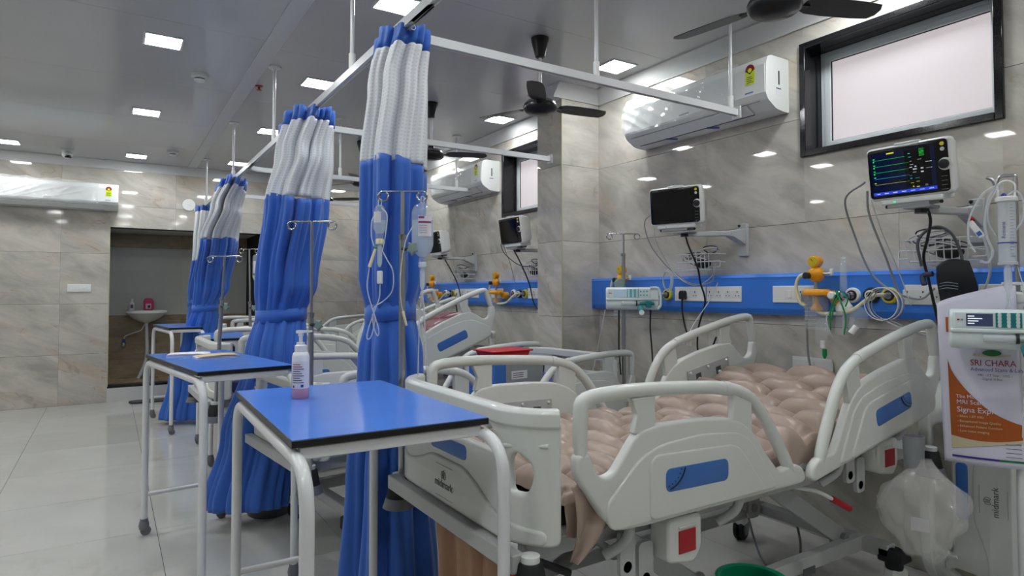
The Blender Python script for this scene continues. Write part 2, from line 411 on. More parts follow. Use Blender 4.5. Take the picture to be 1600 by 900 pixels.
# pillars with their own tiles and a pale corner strip
for i, (p0, p1) in enumerate(((3.9, 4.23), (7.36, 7.69))):
    px = 2.945
    pl = struct(box(px+.008, W+.02, p0+.008, p1-.008, 0, CZ).build('wall_pillar', 'backing', sm=0))
    tiled(pl, p0+.001, p1-.001, [], 0, CZ, RV, (), 'wall_tile', lambda u, v: ((px, u, v), (0, 0, R(-90))))
    tiled(pl, px+.001, W, [], 0, CZ, RV, (), 'wall_tile', lambda u, v: ((u, p0, v), (0, 0, 0)))
    tiled(pl, px+.001, W, [], 0, CZ, RV, (), 'wall_tile', lambda u, v: ((u, p1, v), (0, 0, R(180))))
    MB().box(px-.002, px+.007, p0-.002, p0+.007, 0, CZ-.1).build('corner_strip', 'edge_trim', pl)
# ceiling panels, the seam strip and the coving
cl = struct(box(XL-.1, W+.3, YR-.1, YB+.2, CZ+.012, CZ+.15).build('ceiling', 'backing', sm=0))
def ceil_panels(x0, x1, y0):
    ys = [YR]+[y0+1.26*k for k in range(-8, 8) if YR+.05 < y0+1.26*k < YB-.05]+[YB]
    for a, b in zip(ys, ys[1:]):
        k = (round(x1-x0, 3), round(b-a, 3), 'ce')
        if k not in TILE: TILE[k] = MB().box(-(x1-x0)/2+.001, (x1-x0)/2-.001, -(b-a)/2+.0015, (b-a)/2-.0015, 0, .012).mesh('panel')
        put('panel', TILE[k], 'ceiling', cl, sm=0, loc=((x0+x1)/2, (a+b)/2, CZ))
ceil_panels(XL, -1.7, 4.21); ceil_panels(-1.7, .87, 4.21); ceil_panels(.87, W, 3.07)
MB().box(.815, .925, YR, YB, CZ-.006, CZ+.001).build('seam_strip', 'ceiling_strip', cl, bev=.003)
cove = [(0, 0), (0, -.1), (-.012, -.1), (-.016, -.085), (-.05, -.05), (-.075, -.018), (-.095, -.012), (-.095, 0)]
def cove_run(n, pts, flip):
    b = MB(); N = len(cove)
    (a, c) = pts; d = (Vector(c)-Vector(a)).normalized(); nrm = Vector((-d.y, d.x, 0))*flip
    v = [Vector(p)-nrm*q[0]+Vector((0, 0, q[1])) for p in (a, c) for q in cove]
    b.add(v, [(i, (i+1) % N, (i+1) % N+N, i+N) for i in range(N)]+[tuple(range(N)), tuple(range(2*N-1, N-1, -1))])
    return struct(b.build(n, 'cove', sm=50))
cove_run('trim_1', ((W, YR, CZ), (W, YB, CZ)), 1)
cove_run('trim_2', ((XL, YB, CZ), (W, YB, CZ)), -1)
cove_run('trim_3', ((2.945, 3.9, CZ), (2.945, 4.23, CZ)), 1)
cove_run('trim_4', ((2.86, 3.9, CZ), (W, 3.9, CZ)), -1)
cove_run('trim_5', ((2.86, 7.36, CZ), (W, 7.36, CZ)), -1)
cove_run('trim_6', ((2.945, 7.36, CZ), (2.945, 7.69, CZ)), 1)
# windows: granite reveal, white frame, frosted pane
def window(n, o, left_vis=True):
    y0, y1, z0, z1 = o; t = .022
    root = bpy.data.objects.new('window_%d' % n, None); COL.objects.link(root); struct(root); root.location = (W, 0, 0)
    b = MB().box(-.02, .2, y0-.012, y0+t, z0-.012, z1+.012).box(-.02, .2, y1-t, y1+.012, z0-.012, z1+.012)
    b.build('granite_jamb', 'granite', root, bev=.003)
    MB().box(-.02, .2, y0+t, y1-t, z1-t, z1+.012).build('granite_lintel', 'granite', root, bev=.003)
    MB().box(-.025, .2, y0+t, y1-t, z0-.012, z0+t).build('granite_sill', 'granite', root, bev=.003)
    a, c, d, e = y0+t, y1-t, z0+t, z1-t
    fr = plate_mesh([(a, d), (c, d), (c, e), (a, e)], [[(a+.03, d+.03), (c-.03, d+.03), (c-.03, e-.03), (a+.03, e-.03)]], .05, .004)
    put('window_frame', remap(fr, lambda q: Vector((q.z+.165, q.x, q.y))), 'upvc', root)
    a2, c2, d2, e2 = a+.026, c-.026, d+.026, e-.026
    fr = plate_mesh([(a2, d2), (c2, d2), (c2, e2), (a2, e2)], [[(a2+.035, d2+.035), (c2-.035, d2+.035), (c2-.035, e2-.035), (a2+.035, e2-.035)]], .04, .004)
    put('sash', remap(fr, lambda q: Vector((q.z+.15, q.x, q.y))), 'upvc', root)
    MB().box(.15, .156, a2+.03, c2-.03, d2+.03, e2-.03).build('pane', 'pane', root, sm=0)
    g = .034
    for r in ((a2+g, a2+g+.004, d2+g, e2-g), (c2-g-.004, c2-g, d2+g, e2-g)): MB().box(.142, .152, r[0], r[1], r[2], r[3]).build('gasket', 'black_rubber', root, sm=0)
    for r in ((d2+g, d2+g+.004), (e2-g-.004, e2-g)): MB().box(.142, .152, a2+g, c2-g, r[0], r[1]).build('gasket', 'black_rubber', root, sm=0)
window(1, WIN1); window(2, WIN2)
# wash niche behind the back wall
n0, n1, nb, nz = NICHE[0], NICHE[1], 10.18, .17
nw = struct(box(n0-.2, n1+.2, nb+.02, nb+.2, 0, 2.5).build('wall_niche', 'paint_grey', sm=0))
for r in ((nz, .42), (.42, .72), (.72, 1.02)):
    for a, b in ((n0, .86), (.86, n1)): tile_obj(b-a-.002, r[1]-r[0]-.002, .02, 'wood_tile', nw, ((a+b)/2, nb, (r[0]+r[1])/2), (0, 0, 0))
for r in ((1.02, 1.33), (1.33, 1.64), (1.64, 1.95)):
    for a, b in ((n0, .86), (.86, n1)): tile_obj(b-a-.001, r[1]-r[0]-.001, .018, 'paint_grey', nw, ((a+b)/2, nb+.002, (r[0]+r[1])/2), (0, 0, 0))
for a, b in ((n0, .86), (.86, n1)): tile_obj(b-a-.001, .19, .018, 'wood_tile', nw, ((a+b)/2, nb+.002, 2.05), (0, 0, 0))
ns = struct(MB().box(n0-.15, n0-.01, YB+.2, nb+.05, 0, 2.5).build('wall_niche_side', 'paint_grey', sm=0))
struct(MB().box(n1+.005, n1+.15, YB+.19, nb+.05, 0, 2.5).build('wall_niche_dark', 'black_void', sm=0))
struct(MB().box(n0-.1, n1+.1, YB+.19, nb+.1, 2.15, 2.3).build('ceiling_niche', 'paint_white', sm=0))
nf = struct(MB().box(n0-.1, n1+.1, YB+.2, nb+.05, 0, nz-.012).build('floor_niche', 'wood_tile', sm=0))
for k in range(3): MB().box(n0+k*.58+.002, n0+k*.58+.576, YB+.012, nb, nz-.012, nz).build('tile', 'wood_tile', nf, sm=0)
struct(MB().box(n0-.004, n1+.004, YB-.003, YB+.03, .168, .19).build('trim_7', 'granite', sm=0))
struct(MB().box(n0-.004, n0+.004, YB-.003, YB+.2, .19, 2.14).build('trim_8', 'edge_trim', sm=0))
struct(MB().box(n0-.004, n1+.004, YB-.004, YB+.0, .0, .168).build('trim_9', 'paint_white', sm=0))

# ---------------------------------------------------------------- ceiling lights and ceiling things
lamp_cache = {}
def ceiling_lamp(x, y, label):
    t = thing('ceiling_light', label, 'ceiling light', (x, y, CZ), 0, 'square ceiling light panels')
    if not lamp_cache:
        fr = plate_mesh([(-.112, -.112), (.112, -.112), (.112, .112), (-.112, .112)], [[(-.099, -.099), (.099, -.099), (.099, .099), (-.099, .099)]], .012, .003)
        lamp_cache['f'] = remap(fr, lambda q: Vector((q.x, q.y, q.z-.004))); lamp_cache['d'] = MB().box(-.1, .1, -.1, .1, -.0075, -.0005).mesh('diffuser')
    put('frame', lamp_cache['f'], 'lamp_frame', t); put('diffuser', lamp_cache['d'], 'lamp', t, sm=0)
for x, y, l in [(1.325, 3.27, 'square ceiling light cut by the top edge above the nearest curtain'), (.265, 4.56, 'largest bright square ceiling light on the left, before the smoke detector'),
                (1.325, 4.86, 'square ceiling light behind the curtain rail between the two nearest curtains'), (.25, 6.46, 'square ceiling light on the left between two smoke detectors'),
                (1.325, 6.58, 'square ceiling light behind the rail above the second curtain'), (3.01, 3.35, 'square ceiling light in front of the nearest air conditioner'),
                (3.03, 4.97, 'square ceiling light just below the second fan by the pillar'), (.24, 8.62, 'small square ceiling light near the back wall left of the far smoke detector'),
                (1.325, 8.45, 'farthest square ceiling light crossed by the rail near the third curtain'), (-.95, 8.53, 'square ceiling light cut by the left edge above the wall air conditioner')]:
    ceiling_lamp(x, y, l)
for x, y in [(1.325, 1.6), (1.325, -.1), (3.01, 1.7), (3.01, 0), (3.03, 6.65), (3.03, 8.4), (.265, 2.7), (.265, .8), (-.95, 6.5), (-.95, 4.6), (-.95, 2.7), (-.95, .8), (-2.4, 6.5), (-2.4, 4.6), (-2.4, 2.7), (-2.4, .8), (-2.4, 8.5), (-3.9, 2.7), (-3.9, 6.5), (.265, -1.5), (2.4, -1.8)]:
    ceiling_lamp(x, y, 'square white ceiling light panel outside the picture over the ward')
def smoke(x, y, label):
    t = thing('smoke_detector', label, 'smoke detector', (x, y, CZ), 0, 'smoke detectors')
    MB().lathe([(.058, 0), (.06, -.008), (.058, -.024), (.05, -.03), (.036, -.032)], 28).build('base', 'white_plastic', t)
    MB().lathe([(.034, -.032), (.034, -.042)], 24).build('vent_ring', 'dark_grey', t)
    MB().lathe([(.04, -.042), (.038, -.05), (.028, -.057), (.01, -.06)], 24).build('cap', 'white_plastic', t)
smoke(.535, 5.13, 'round white smoke detector nearer the camera, beside the ceiling seam'); smoke(.58, 8.11, 'round white smoke detector farther off near the back wall')
t = thing('security_camera', 'white dome security camera with dark lens above the wall air conditioner', 'camera', (-.43, 8.64, CZ))
MB().lathe([(.065, 0), (.065, -.015), (.055, -.03)], 24).build('mount', 'white_plastic', t)
MB().sphere((0, 0, -.06), .052, 20, 12).build('dome', 'white_plastic', t)
MB().lathe([(.03, 0), (.032, -.02), (.028, -.028)], 20, (.012, -.03, -.075)).build('lens', 'black_gloss', t)
t = thing('fire_sprinkler', 'small red fire sprinkler head on the ceiling between two curtain poles', 'sprinkler', (.957, 5.17, CZ))
MB().lathe([(.03, 0), (.028, -.006), (.012, -.008)], 16).build('plate', 'red_dark', t)
MB().lathe([(.008, -.006), (.008, -.03), (.02, -.032), (.02, -.035)], 12).build('head', 'red_dark', t)
t = thing('wall_disc', 'round white disc cover high on the back wall left of the farthest curtain', 'wall cover', (.848, YB, 2.47))
MB().lathe([(.075, 0), (.078, -.012), (.07, -.02), (.01, -.022)], 32, axis='y').build('cover', 'plate_white', t)
MB().bar((-.02, -.0225, .005), (.03, -.0225, -.01), .004, .001).build('mark', 'grey_plastic', t)
def switch_plate(label, loc, face, wd, ht, mods, group=None):
    """wall plate; built facing -y, turned for the right wall; mods: list of (offset, kind)"""
    t = thing('switch_plate', label, 'switch plate', loc, 0 if face == 'y' else R(-90), group)
    MB().box(-wd/2, wd/2, -.011, 0, -ht/2, ht/2).build('plate', 'plate_white', t, bev=.003)
    for u, k in mods:
        if k == 'rocker':
            MB().box(u-.011, u+.011, -.015, -.01, -.02, .02).build('rocker', 'plate_white', t, bev=.0015)
        elif k == 'knob': MB().lathe([(.012, -.01), (.011, -.022), (.009, -.024)], 16, (u, 0, 0), axis='y').build('knob', 'plate_white', t)
        elif k == 'frame': MB().box(u-.055, u+.055, -.0125, -.01, -.024, .024).build('module', 'white_plastic', t, bev=.001)
        elif k == 'socket':
            b = MB().box(u-.003, u+.003, -.0133, -.012, .008, .018)
            for s in (-1, 1): b.box(u+s*.011-.003, u+s*.011+.003, -.0133, -.012, -.013, -.007)
            b.build('socket_hole', 'black_plastic', t, sm=0)
    return t
switch_plate('white switch plate with knob on the tiled back wall at left', (-.312, YB, 1.39), 'y', .235, .09, [(-.085, 'rocker'), (-.055, 'rocker'), (-.025, 'rocker'), (.005, 'rocker'), (.055, 'knob'), (.09, 'rocker')])
# ---------------------------------------------------------------- hospital beds (x from foot to head, y across, z up)
RAIL_HOOP = [(.079, .83), (.080, .90), (.081, 1.0), (.10, 1.045), (.238, 1.055), (.387, 1.051), (.549, 1.042), (.681, 1.029), (.784, 1.0), (.861, .94), (.921, .865), (.982, .78), (1.03, .705), (1.07, .675)]
RAIL_PANEL = [(.055, .90), (.055, .845), (.075, .813), (.16, .70), (.205, .665), (.308, .66), (.544, .66), (.917, .66), (1.082, .66), (1.102, .675), (1.085, .715), (1.039, .735), (.98, .728), (.944, .724), (.893, .776), (.806, .877), (.749, .914), (.68, .935), (.548, .946), (.371, .949), (.288, .938), (.259, .91), (.19, .83), (.155, .822), (.125, .838), (.107, .885), (.1, .90)]
X0R = .07          # rail figures were taken from x = 1.02, the bed starts at .95
cache = {}
def rail_meshes():
    if cache: return cache
    pan = fillet([(x, z) for x, z in RAIL_PANEL], .02, 3, True)
    cache['panel'] = plate_mesh([(p[0], p[1]) for p in pan], (), .036, .010, 3)
    ra = fillet([(.15, .745), (.285, .862), (.37, .89), (.547, .901), (.725, .884), (.793, .848), (.93, .672), (.17, .672)], .03, 4, True)
    cache['relief'] = plate_mesh([(p[0], p[1]) for p in ra], (), .016, .006, 3)
    rb = fillet([(.318, .676), (.32, .845), (.345, .864), (.69, .852), (.73, .832), (.86, .676)], .025, 4, True)
    cache['relief2'] = plate_mesh([(p[0], p[1]) for p in rb], (), .014, .006, 3)
    bl = fillet([(.378, .748), (.378, .818), (.66, .812), (.66, .742)], .024, 5, True)
    cache['blue'] = plate_mesh([(p[0], p[1]) for p in bl], (), .006, .0015, 1)
    cache['hoop'] = [(x, z) for x, z in [(p.x, p.y) for p in smooth([(a, b, 0) for a, b in RAIL_HOOP], 4)]]
    return cache
def side_rail(bed, name, side, head, tilt, detail, dz, mount=None):
    """one half-length side rail; the head one is the foot one mirrored, lifted and tilted with the backrest"""
    c = rail_meshes(); piv = Vector((1.16, 0, .66)); sgn = side       # side -1 near, +1 far
    ct, st = math.cos(tilt), math.sin(tilt)
    def mp(x, z, w):
        x += X0R
        if head:
            x = 2.33-x
            q = Vector((x, 0, z))-piv; x, z = piv.x+q.x*ct-q.z*st, piv.z+q.x*st+q.z*ct
            x += .05; z -= .012
        return Vector((x, sgn*(.475+w), z+dz))
    def pm(key, w0, nm, m, par):
        me = c[key].copy(); remap(me, lambda q: mp(q.x, q.y, w0+q.z)); return put(nm, me, m, par, sm=50)
    root = pm('panel', 0, name, 'bed_plastic', bed)
    pm('relief', .0165, 'raised_panel', 'bed_plastic', root)
    if detail: pm('relief2', .0235, 'raised_field', 'bed_plastic', root)
    pm('blue', .0285 if detail else .0235, 'blue_inset', 'blue_inset', root)
    MB().tube([mp(x, z, 0) for x, z in c['hoop']], [min(.0215, .013+.0014*k, .013+.0014*(len(c['hoop'])-1-k)) for k in range(len(c['hoop']))], 12).build('hand_bar', 'bed_plastic', root, sm=60)
    MB().tube([mp(x, z, 0) for x, z in ((.669, 1.031), (.681, 1.029), (.70, 1.026))], .0235, 12).build('bar_joint', 'bed_plastic', root, sm=60)
    for pl in ([(.27, .93), (.355, .93), (.355, 1.035), (.262, 1.035), (.285, .985)], [(.71, .9), (.805, .87), (.805, .975), (.71, 1.01)]):
        b = MB(); n = len(pl); b.add([mp(x, z, -.013) for x, z in pl]+[mp(x, z, .013) for x, z in pl], [tuple(range(n)), tuple(range(2*n-1, n-1, -1))]+[(i, i+n, (i+1) % n+n, (i+1) % n) for i in range(n)])
        b.build('post', 'bed_plastic', root, bev=.004, sm=30)
    if detail:
        g = [mp(.378+.085*math.cos(R(a))+.0, .832+.078*math.sin(R(a)), .0325) for a in range(-78, -8, 7)]
        MB().tube(g, .0022, 6).build('angle_gauge', 'black_plastic', root)
        b = MB()
        for a in range(-80, -8, 12):
            p = mp(.378+.07*math.cos(R(a)), .832+.066*math.sin(R(a)), .0325); b.sphere(p, .002, 6, 4)
        b.build('gauge_marks', 'black_plastic', root)
        # inner service cover with screws, towards the mattress
        b = MB(); q = [(.33, .775), (.33, .87), (.66, .865), (.66, .775)]
        b.add([mp(x, z, -.023) for x, z in q]+[mp(x, z, -.014) for x, z in q], [(0, 1, 2, 3), (7, 6, 5, 4), (0, 4, 5, 1), (1, 5, 6, 2), (2, 6, 7, 3), (3, 7, 4, 0)]); b.build('service_cover', 'bed_metal', root)
        for x, z in ((.35, .855), (.5, .853), (.64, .85), (.35, .79), (.64, .79)): MB().sphere(mp(x, z, -.024), .008, 10, 6).build('screw', 'white_plastic', root)
        for x in (.40, .56):
            b = MB(); q = [(x, .795), (x, .838), (x+.04, .836), (x+.04, .795)]
            b.add([mp(u, z, -.0238) for u, z in q]+[mp(u, z, -.018) for u, z in q], [(0, 1, 2, 3), (7, 6, 5, 4), (0, 4, 5, 1), (1, 5, 6, 2), (2, 6, 7, 3), (3, 7, 4, 0)]); b.build('latch_opening', 'dark_grey', root)
            MB().sphere(mp(x+.02, .805, -.03), .012, 10, 6).build('latch', 'white_plastic', root)
    # lever arms and release box below
    y0 = sgn*.46
    xs = (.36, .86) if not head else (1.42, 1.92)
    for x in xs:
        p0 = mp(x-X0R, .67, -.03) if not head else mp(2.33-x-X0R, .67, -.03)
        MB().tube(fillet([p0+V(0, 0, .03), p0+V(0, 0, -.06), V(p0.x-.06, sgn*.40, p0.z-.11)], .04, 5), .016, 8).build('lever_arm', 'bed_metal', root, sm=60)
    x = .56 if not head else 1.72
    p = mp(x-X0R, .64, 0) if not head else mp(2.33-x-X0R, .64, 0)
    b = MB().prism(fillet([(p.x-.075, p.z-.12), (p.x+.04, p.z-.14), (p.x+.075, p.z-.10), (p.x+.075, p.z+.01), (p.x-.075, p.z+.01)], .02, 4, True), sgn*.40, sgn*.478)
    b.build('release_box', 'bed_plastic', root, bev=.008, sm=30)
    MB().prism([(p.x-.03, p.z-.10), (p.x+.045, p.z-.10), (p.x+.045, p.z-.03), (p.x-.03, p.z-.03)], sgn*.474, sgn*.481).build('release_handle', 'red', root, bev=.002)
    if detail:
        MB().box(p.x-.03, p.x+.05, min(sgn*.476, sgn*.482), max(sgn*.476, sgn*.482), p.z-.022, p.z-.016).build('box_ridge', 'bed_plastic', root)
        for dx, dzz in ((-.19, -.10), (-.115, -.15)):
            MB().prism(fillet([(p.x+dx-.03, p.z+dzz-.05), (p.x+dx+.03, p.z+dzz-.05), (p.x+dx+.03, p.z+dzz+.09), (p.x+dx-.03, p.z+dzz+.09)], .02, 4, True), sgn*.41, sgn*.425).build('hinge_plate', 'bed_metal', root)
            MB().lathe([(.017, 0), (.017, .01), (.009, .011)], 14, (p.x+dx, sgn*.425, p.z+dzz-.02), axis='y').build('hinge_bolt', 'bed_grey', root)
def board_mesh(flat=.30, rad=.17, ang=1.13, z0=.65, z1=1.046):
    S = flat+rad*ang
    def rr(pts, r): return [(p[0], p[1]) for p in fillet(pts, r, 5, True)]
    outer = rr([(-S, z0), (S, z0), (S, z1-.012), (flat, z1), (-flat, z1), (-S, z1-.012)], .028)
    holes = [rr([(-.30, .905), (.30, .905), (.27, .99), (-.27, .99)], .03)]
    for s in (-1, 1):
        holes.append(rr([(s*.355, .80), (s*.405, .80), (s*.42, .84), (s*.42, .885), (s*.375, .925), (s*.35, .90)], .018))
    me = plate_mesh(outer, holes, .034, .010, 3)
    bm = bmesh.new(); bm.from_mesh(me)
    for s in (-1, 1):
        for k in range(0, 9):
            u = s*(flat+rad*ang*k/9+1e-4)
            bmesh.ops.bisect_plane(bm, geom=bm.verts[:]+bm.edges[:]+bm.faces[:], plane_co=(u, 0, 0), plane_no=(1, 0, 0))
    bm.to_mesh(me); bm.free()
    return me, flat, rad
def bend(u, w, flat, rad):
    """distance u along the board, w outwards -> (x, y)"""
    s = 1 if u > 0 else -1; a = max(abs(u)-flat, 0)/rad
    if a == 0: return (-w, u)
    return (rad-(rad+w)*math.cos(a), s*(flat+(rad+w)*math.sin(a)))
def end_board(bed, name, x, flip, dz, detail, logo=True):
    """moulded foot / head board with hand hole, blue slot, end grips and a wavy relief"""
    me, flat, rad = board_mesh()
    def mp(u, z, w):
        a, b = bend(u, w, flat, rad); return Vector((x+(a if not flip else -a), b, .65+(z-.65)*.93+dz))
    remap(me, lambda q: mp(q.x, q.y, q.z)); o = put(name, me, 'bed_plastic', bed, sm=50)
    # thick rolled top
    N = 36; us = [-.488+.976*k/N for k in range(N+1)]; pr = [(-.02, .995), (-.02, 1.04), (-.012, 1.05), (.014, 1.05), (.024, 1.038), (.024, 1.0), (.016, .993)]
    b = MB(); v = []; n = len(pr)
    for u in us: v += [mp(u, z, w) for w, z in pr]
    b.add(v, [(i*n+k, i*n+(k+1) % n, (i+1)*n+(k+1) % n, (i+1)*n+k) for i in range(N) for k in range(n)]+[tuple(range(n)), tuple(N*n+k for k in range(n-1, -1, -1))])
    b.build('top_rail', 'bed_plastic', o, sm=50, bev=.003)
    if detail:
        # lower wavy relief field
        wave = [(-.455, .655), (-.455, .70), (-.40, .705), (-.30, .725), (-.20, .78), (-.12, .815), (.12, .815), (.20, .78), (.30, .755), (.38, .77), (.44, .80), (.455, .80), (.455, .655)]
        r = plate_mesh([(p[0], p[1]) for p in fillet(wave, .06, 5, True)], (), .022, .010, 3)
        bm = bmesh.new(); bm.from_mesh(r)
        for s in (-1, 1):
            for k in range(9): bmesh.ops.bisect_plane(bm, geom=bm.verts[:]+bm.edges[:]+bm.faces[:], plane_co=(s*(flat+.0185*k), 0, 0), plane_no=(1, 0, 0))
        bm.to_mesh(r); bm.free()
        remap(r, lambda q: mp(q.x, q.y, .013+q.z)); put('wave_relief', r, 'bed_plastic', o, sm=50)
        for s in (-1, 1):
            path = [mp(s*u, z, .018) for u, z in ((.30, .885), (.31, .925), (.34, .935), (.46, .945))]
            MB().tube(path, .007, 8).build('grip_rib', 'bed_plastic', o, sm=60)
        sl = fillet([(-.125, .835), (.125, .835), (.125, .885), (-.125, .885)], .02, 4, True)
        s2 = plate_mesh([(p[0], p[1]) for p in sl], (), .012, .001, 1); remap(s2, lambda q: mp(q.x, q.y, .014+q.z)); put('hand_slot', s2, 'blue_inset', o)
        if logo:
            if not flip:
                text('midmark', .036, 'logo_grey', o, (x-.026, .015, .717+dz), FX, 'wordmark')
                for k in (-1, 0, 1): MB().tube([V(x-.0265, .015+k*.009+math.cos(R(a))*.006, .75+dz+math.sin(R(a))*.012+abs(k)*-.004) for a in range(0, 361, 30)], .001, 5).build('emblem', 'logo_grey', o)
                for zz in (.776, .673): MB().box(x-.025, x-.0235, -.045, .075, zz+dz, zz+dz+.0015).build('frame_line', 'bed_grey', o, sm=0)
    return o
def bumper(par, x, y, z, m2='caster_grey'):
    b = MB().lathe([(.03, 0), (.034, -.005), (.048, -.075)], 20, (x, y, z)).build('corner_bumper', 'black_rubber', par, sm=40)
    MB().lathe([(.05, -.072), (.062, -.11), (.058, -.112), (.046, -.08)], 20, (x, y, z)).build('bumper_skirt', m2, b, sm=40)
    MB().lathe([(.018, .018), (.026, .016), (.026, -.002), (.018, -.002)], 20, (x, y, z)).build('socket_collar', 'white_plastic', b, sm=40)
    return b
def caster(par, x, y, big=True, rz=0):
    c = Matrix.Rotation(rz, 3, 'Z')
    def q(p): return c @ Vector(p)+Vector((x, y, 0))
    R0 = .062
    w_ = MB()
    for s in (-1, 1):
        m = MB().lathe([(.035, .0), (.055, .0), (R0, .006), (R0, .016), (.055, .022), (.035, .022)], 24, (0.02, -.011+s*.016, R0), axis='y'); w_.add([q(p) for p in m.v], m.f)
    o = w_.build('caster_wheel', 'black_rubber', par, sm=40)
    m = MB().lathe([(.036, -.03), (.036, .03)], 20, (.02, 0, R0), axis='y'); k = MB(); k.add([q(p) for p in m.v], m.f); k.build('wheel_hub', 'grey_plastic', o)
    m = MB().box(-.03, .045, -.034, .034, .085, .145); k = MB(); k.add([q(p) for p in m.v], m.f); k.build('caster_fork', 'bed_plastic', o, bev=.012)
    m = MB().lathe([(.034, .14), (.036, .15), (.036, .215), (.03, .225)], 18); k = MB(); k.add([q(p) for p in m.v], m.f); k.build('caster_cap', 'black_rubber', o)
    return o
def bed(label, x, y, rz=0, dz=0, tilt=R(12.5), headboard=True, detail=False, pad='navy', group='hospital beds along the right wall', near_bump=True):
    t = thing('hospital_bed', label, 'hospital bed', (x, y, 0), rz, group)
    end_board(t, 'footboard', 0, False, dz, True)
    if headboard: end_board(t, 'headboard', 2.18, True, dz, False, False)
    for s in (-1, 1):
        side_rail(t, 'side_rail', s, False, 0, detail, dz); side_rail(t, 'side_rail', s, True, tilt, detail, dz)
    # upper frame
    zf = .60+dz
    for xx in (-.03, 2.17):
        MB().box(xx-.02, xx+.02, -.44, .44, zf, zf+.05).build('end_beam', 'bed_metal', t, bev=.004)
        for s in (-1, 1): bumper(t, xx+(.03 if xx < 1 else .01), s*.45, zf+.03)
    for s in (-1, 1): MB().box(.03, 2.15, s*.36-.02, s*.36+.02, zf-.01, zf+.05).build('frame_beam', 'bed_metal', t, bev=.004)
    MB().box(.10, 1.14, -.42, .42, zf+.055, zf+.085).build('foot_deck', 'bed_metal', t, bev=.006)
    ct, st = math.cos(tilt), math.sin(tilt)
    b = MB(); P = [(0, 0), (1.0, 0), (1.0, .03), (0, .03)]; v = []
    for yy in (-.43, .43): v += [(1.14+a*ct-c*st, yy, zf+.055+a*st+c*ct) for a, c in P]
    b.add(v, [(0, 1, 2, 3), (7, 6, 5, 4), (0, 4, 5, 1), (1, 5, 6, 2), (2, 6, 7, 3), (3, 7, 4, 0)]); b.build('back_deck', 'bed_metal', t, bev=.006)
    # base frame and lifting arms
    for s in (-1, 1): MB().box(.28, 1.95, s*.265-.022, s*.265+.022, .19, .25).build('base_beam', 'bed_metal', t, bev=.004)
    for xx in (.28, 1.93): MB().box(xx-.03, xx+.03, -.40, .40, .195, .245).build('base_cross_beam', 'bed_metal', t, bev=.004)
    for s in (-1, 1):
        MB().bar((1.82, s*.235, .25), (1.28, s*.235, zf-.02), .022, .075).build('lift_arm', 'bed_metal', t, bev=.004)
        MB().bar((.9, s*.235, .25), (.42, s*.235, zf-.02), .022, .075).build('lift_arm', 'bed_metal', t, bev=.004)
        for xx, zz in ((1.82, .25), (.9, .25), (.42, zf-.03), (1.28, zf-.03)):
            MB().prism(fillet([(xx-.045, zz-.05), (xx+.045, zz-.05), (xx+.045, zz+.05), (xx-.045, zz+.05)], .03, 4, True), s*.21, s*.223).build('arm_bracket', 'bed_metal', t)
            MB().lathe([(.022, -.03), (.022, .03)], 14, (xx, s*.235, zz), axis='y').build('pivot_pin', 'bed_grey', t)
    MB().tube([(.42, -.235, zf-.03), (.42, .235, zf-.03)], .02, 12).build('cross_tube', 'bed_metal', t)
    MB().tube([(1.28, -.235, zf-.03), (1.28, .235, zf-.03)], .02, 12).build('cross_tube', 'bed_metal', t)
    MB().tube([(.5, .1, .30), (1.1, .1, zf-.06)], .028, 12).build('actuator', 'bed_grey', t)
    for xx in (.24, 1.95):
        for s in (-1, 1):
            caster(t, xx, s*.40, rz=R(20*s)); MB().prism([(xx-.05, .17), (xx+.06, .17), (xx+.05, .20), (xx-.02, .235), (xx-.05, .235)], s*.40-.05, s*.40+.05).build('brake_pedal', 'black_rubber', t, bev=.01)
    if pad:
        m = {'navy': 'navy_mattress', 'black': 'black_rubber', 'purple': 'purple'}[pad]
        prof = [(.03, 0), (1.14, 0)]; N = 10; pts = []
        for k in range(N+1): pts.append((.11+1.01*k/N, zf+.085))
        for k in range(1, N+1): pts.append((1.14+.95*k/N*ct, zf+.085+.95*k/N*st))
        th = .085 if pad != 'black' else .05
        b = MB(); v = []
        for px, pz in pts: v += [(px, -.42, pz), (px, .42, pz), (px, .42, pz+th), (px, -.42, pz+th)]
        n = len(pts); b.add(v, [(i*4+k, i*4+(k+1) % 4, (i+1)*4+(k+1) % 4, (i+1)*4+k) for i in range(n-1) for k in range(4)]+[(0, 1, 2, 3), ((n-1)*4+3, (n-1)*4+2, (n-1)*4+1, (n-1)*4)])
        b.build('mattress_pad', m, t, bev=.02, seg=3)
    return t
bed1 = bed('hospital bed nearest the camera with raised head and beige air mattress', .95, 1.85, headboard=False, detail=True, pad='black', tilt=R(10))
# service handle with red grip, blue strap and red crank near the foot of the nearest bed
MB().tube(fillet([(1.30, -.34, .585), (1.38, -.40, .57), (1.45, -.43, .53)], .03, 5), .008, 8).build('pull_handle', 'white_plastic', bed1)
MB().tube([(1.44, -.425, .536), (1.52, -.45, .49)], .013, 10).build('red_grip', 'red', bed1)
MB().box(.33, .35, -.03, 0, .42, .60).build('blue_strap', 'blue_inset', bed1, bev=.002)
MB().tube([(.05, -.37, .60), (.17, -.40, .54)], .011, 10).build('crank_arm', 'black_rubber', bed1)
MB().tube([(.0, -.34, .53), (.05, -.37, .60)], .012, 10).build('crank_grip', 'red', bed1)
MB().box(1.40, 1.48, -.328, -.3255, .205, .235).build('nameplate', 'dark_grey', bed1, sm=0)
bed2 = bed('second hospital bed, with a blue box and red tray, in front of the pillar', .75, 3.45, R(6.0), dz=-.11, tilt=R(0), detail=False, pad='purple')
bed3 = bed('third hospital bed with raised head and maroon printed bedding', .57, 4.92, R(1.5), dz=-.01, tilt=R(21), detail=False, pad='navy')
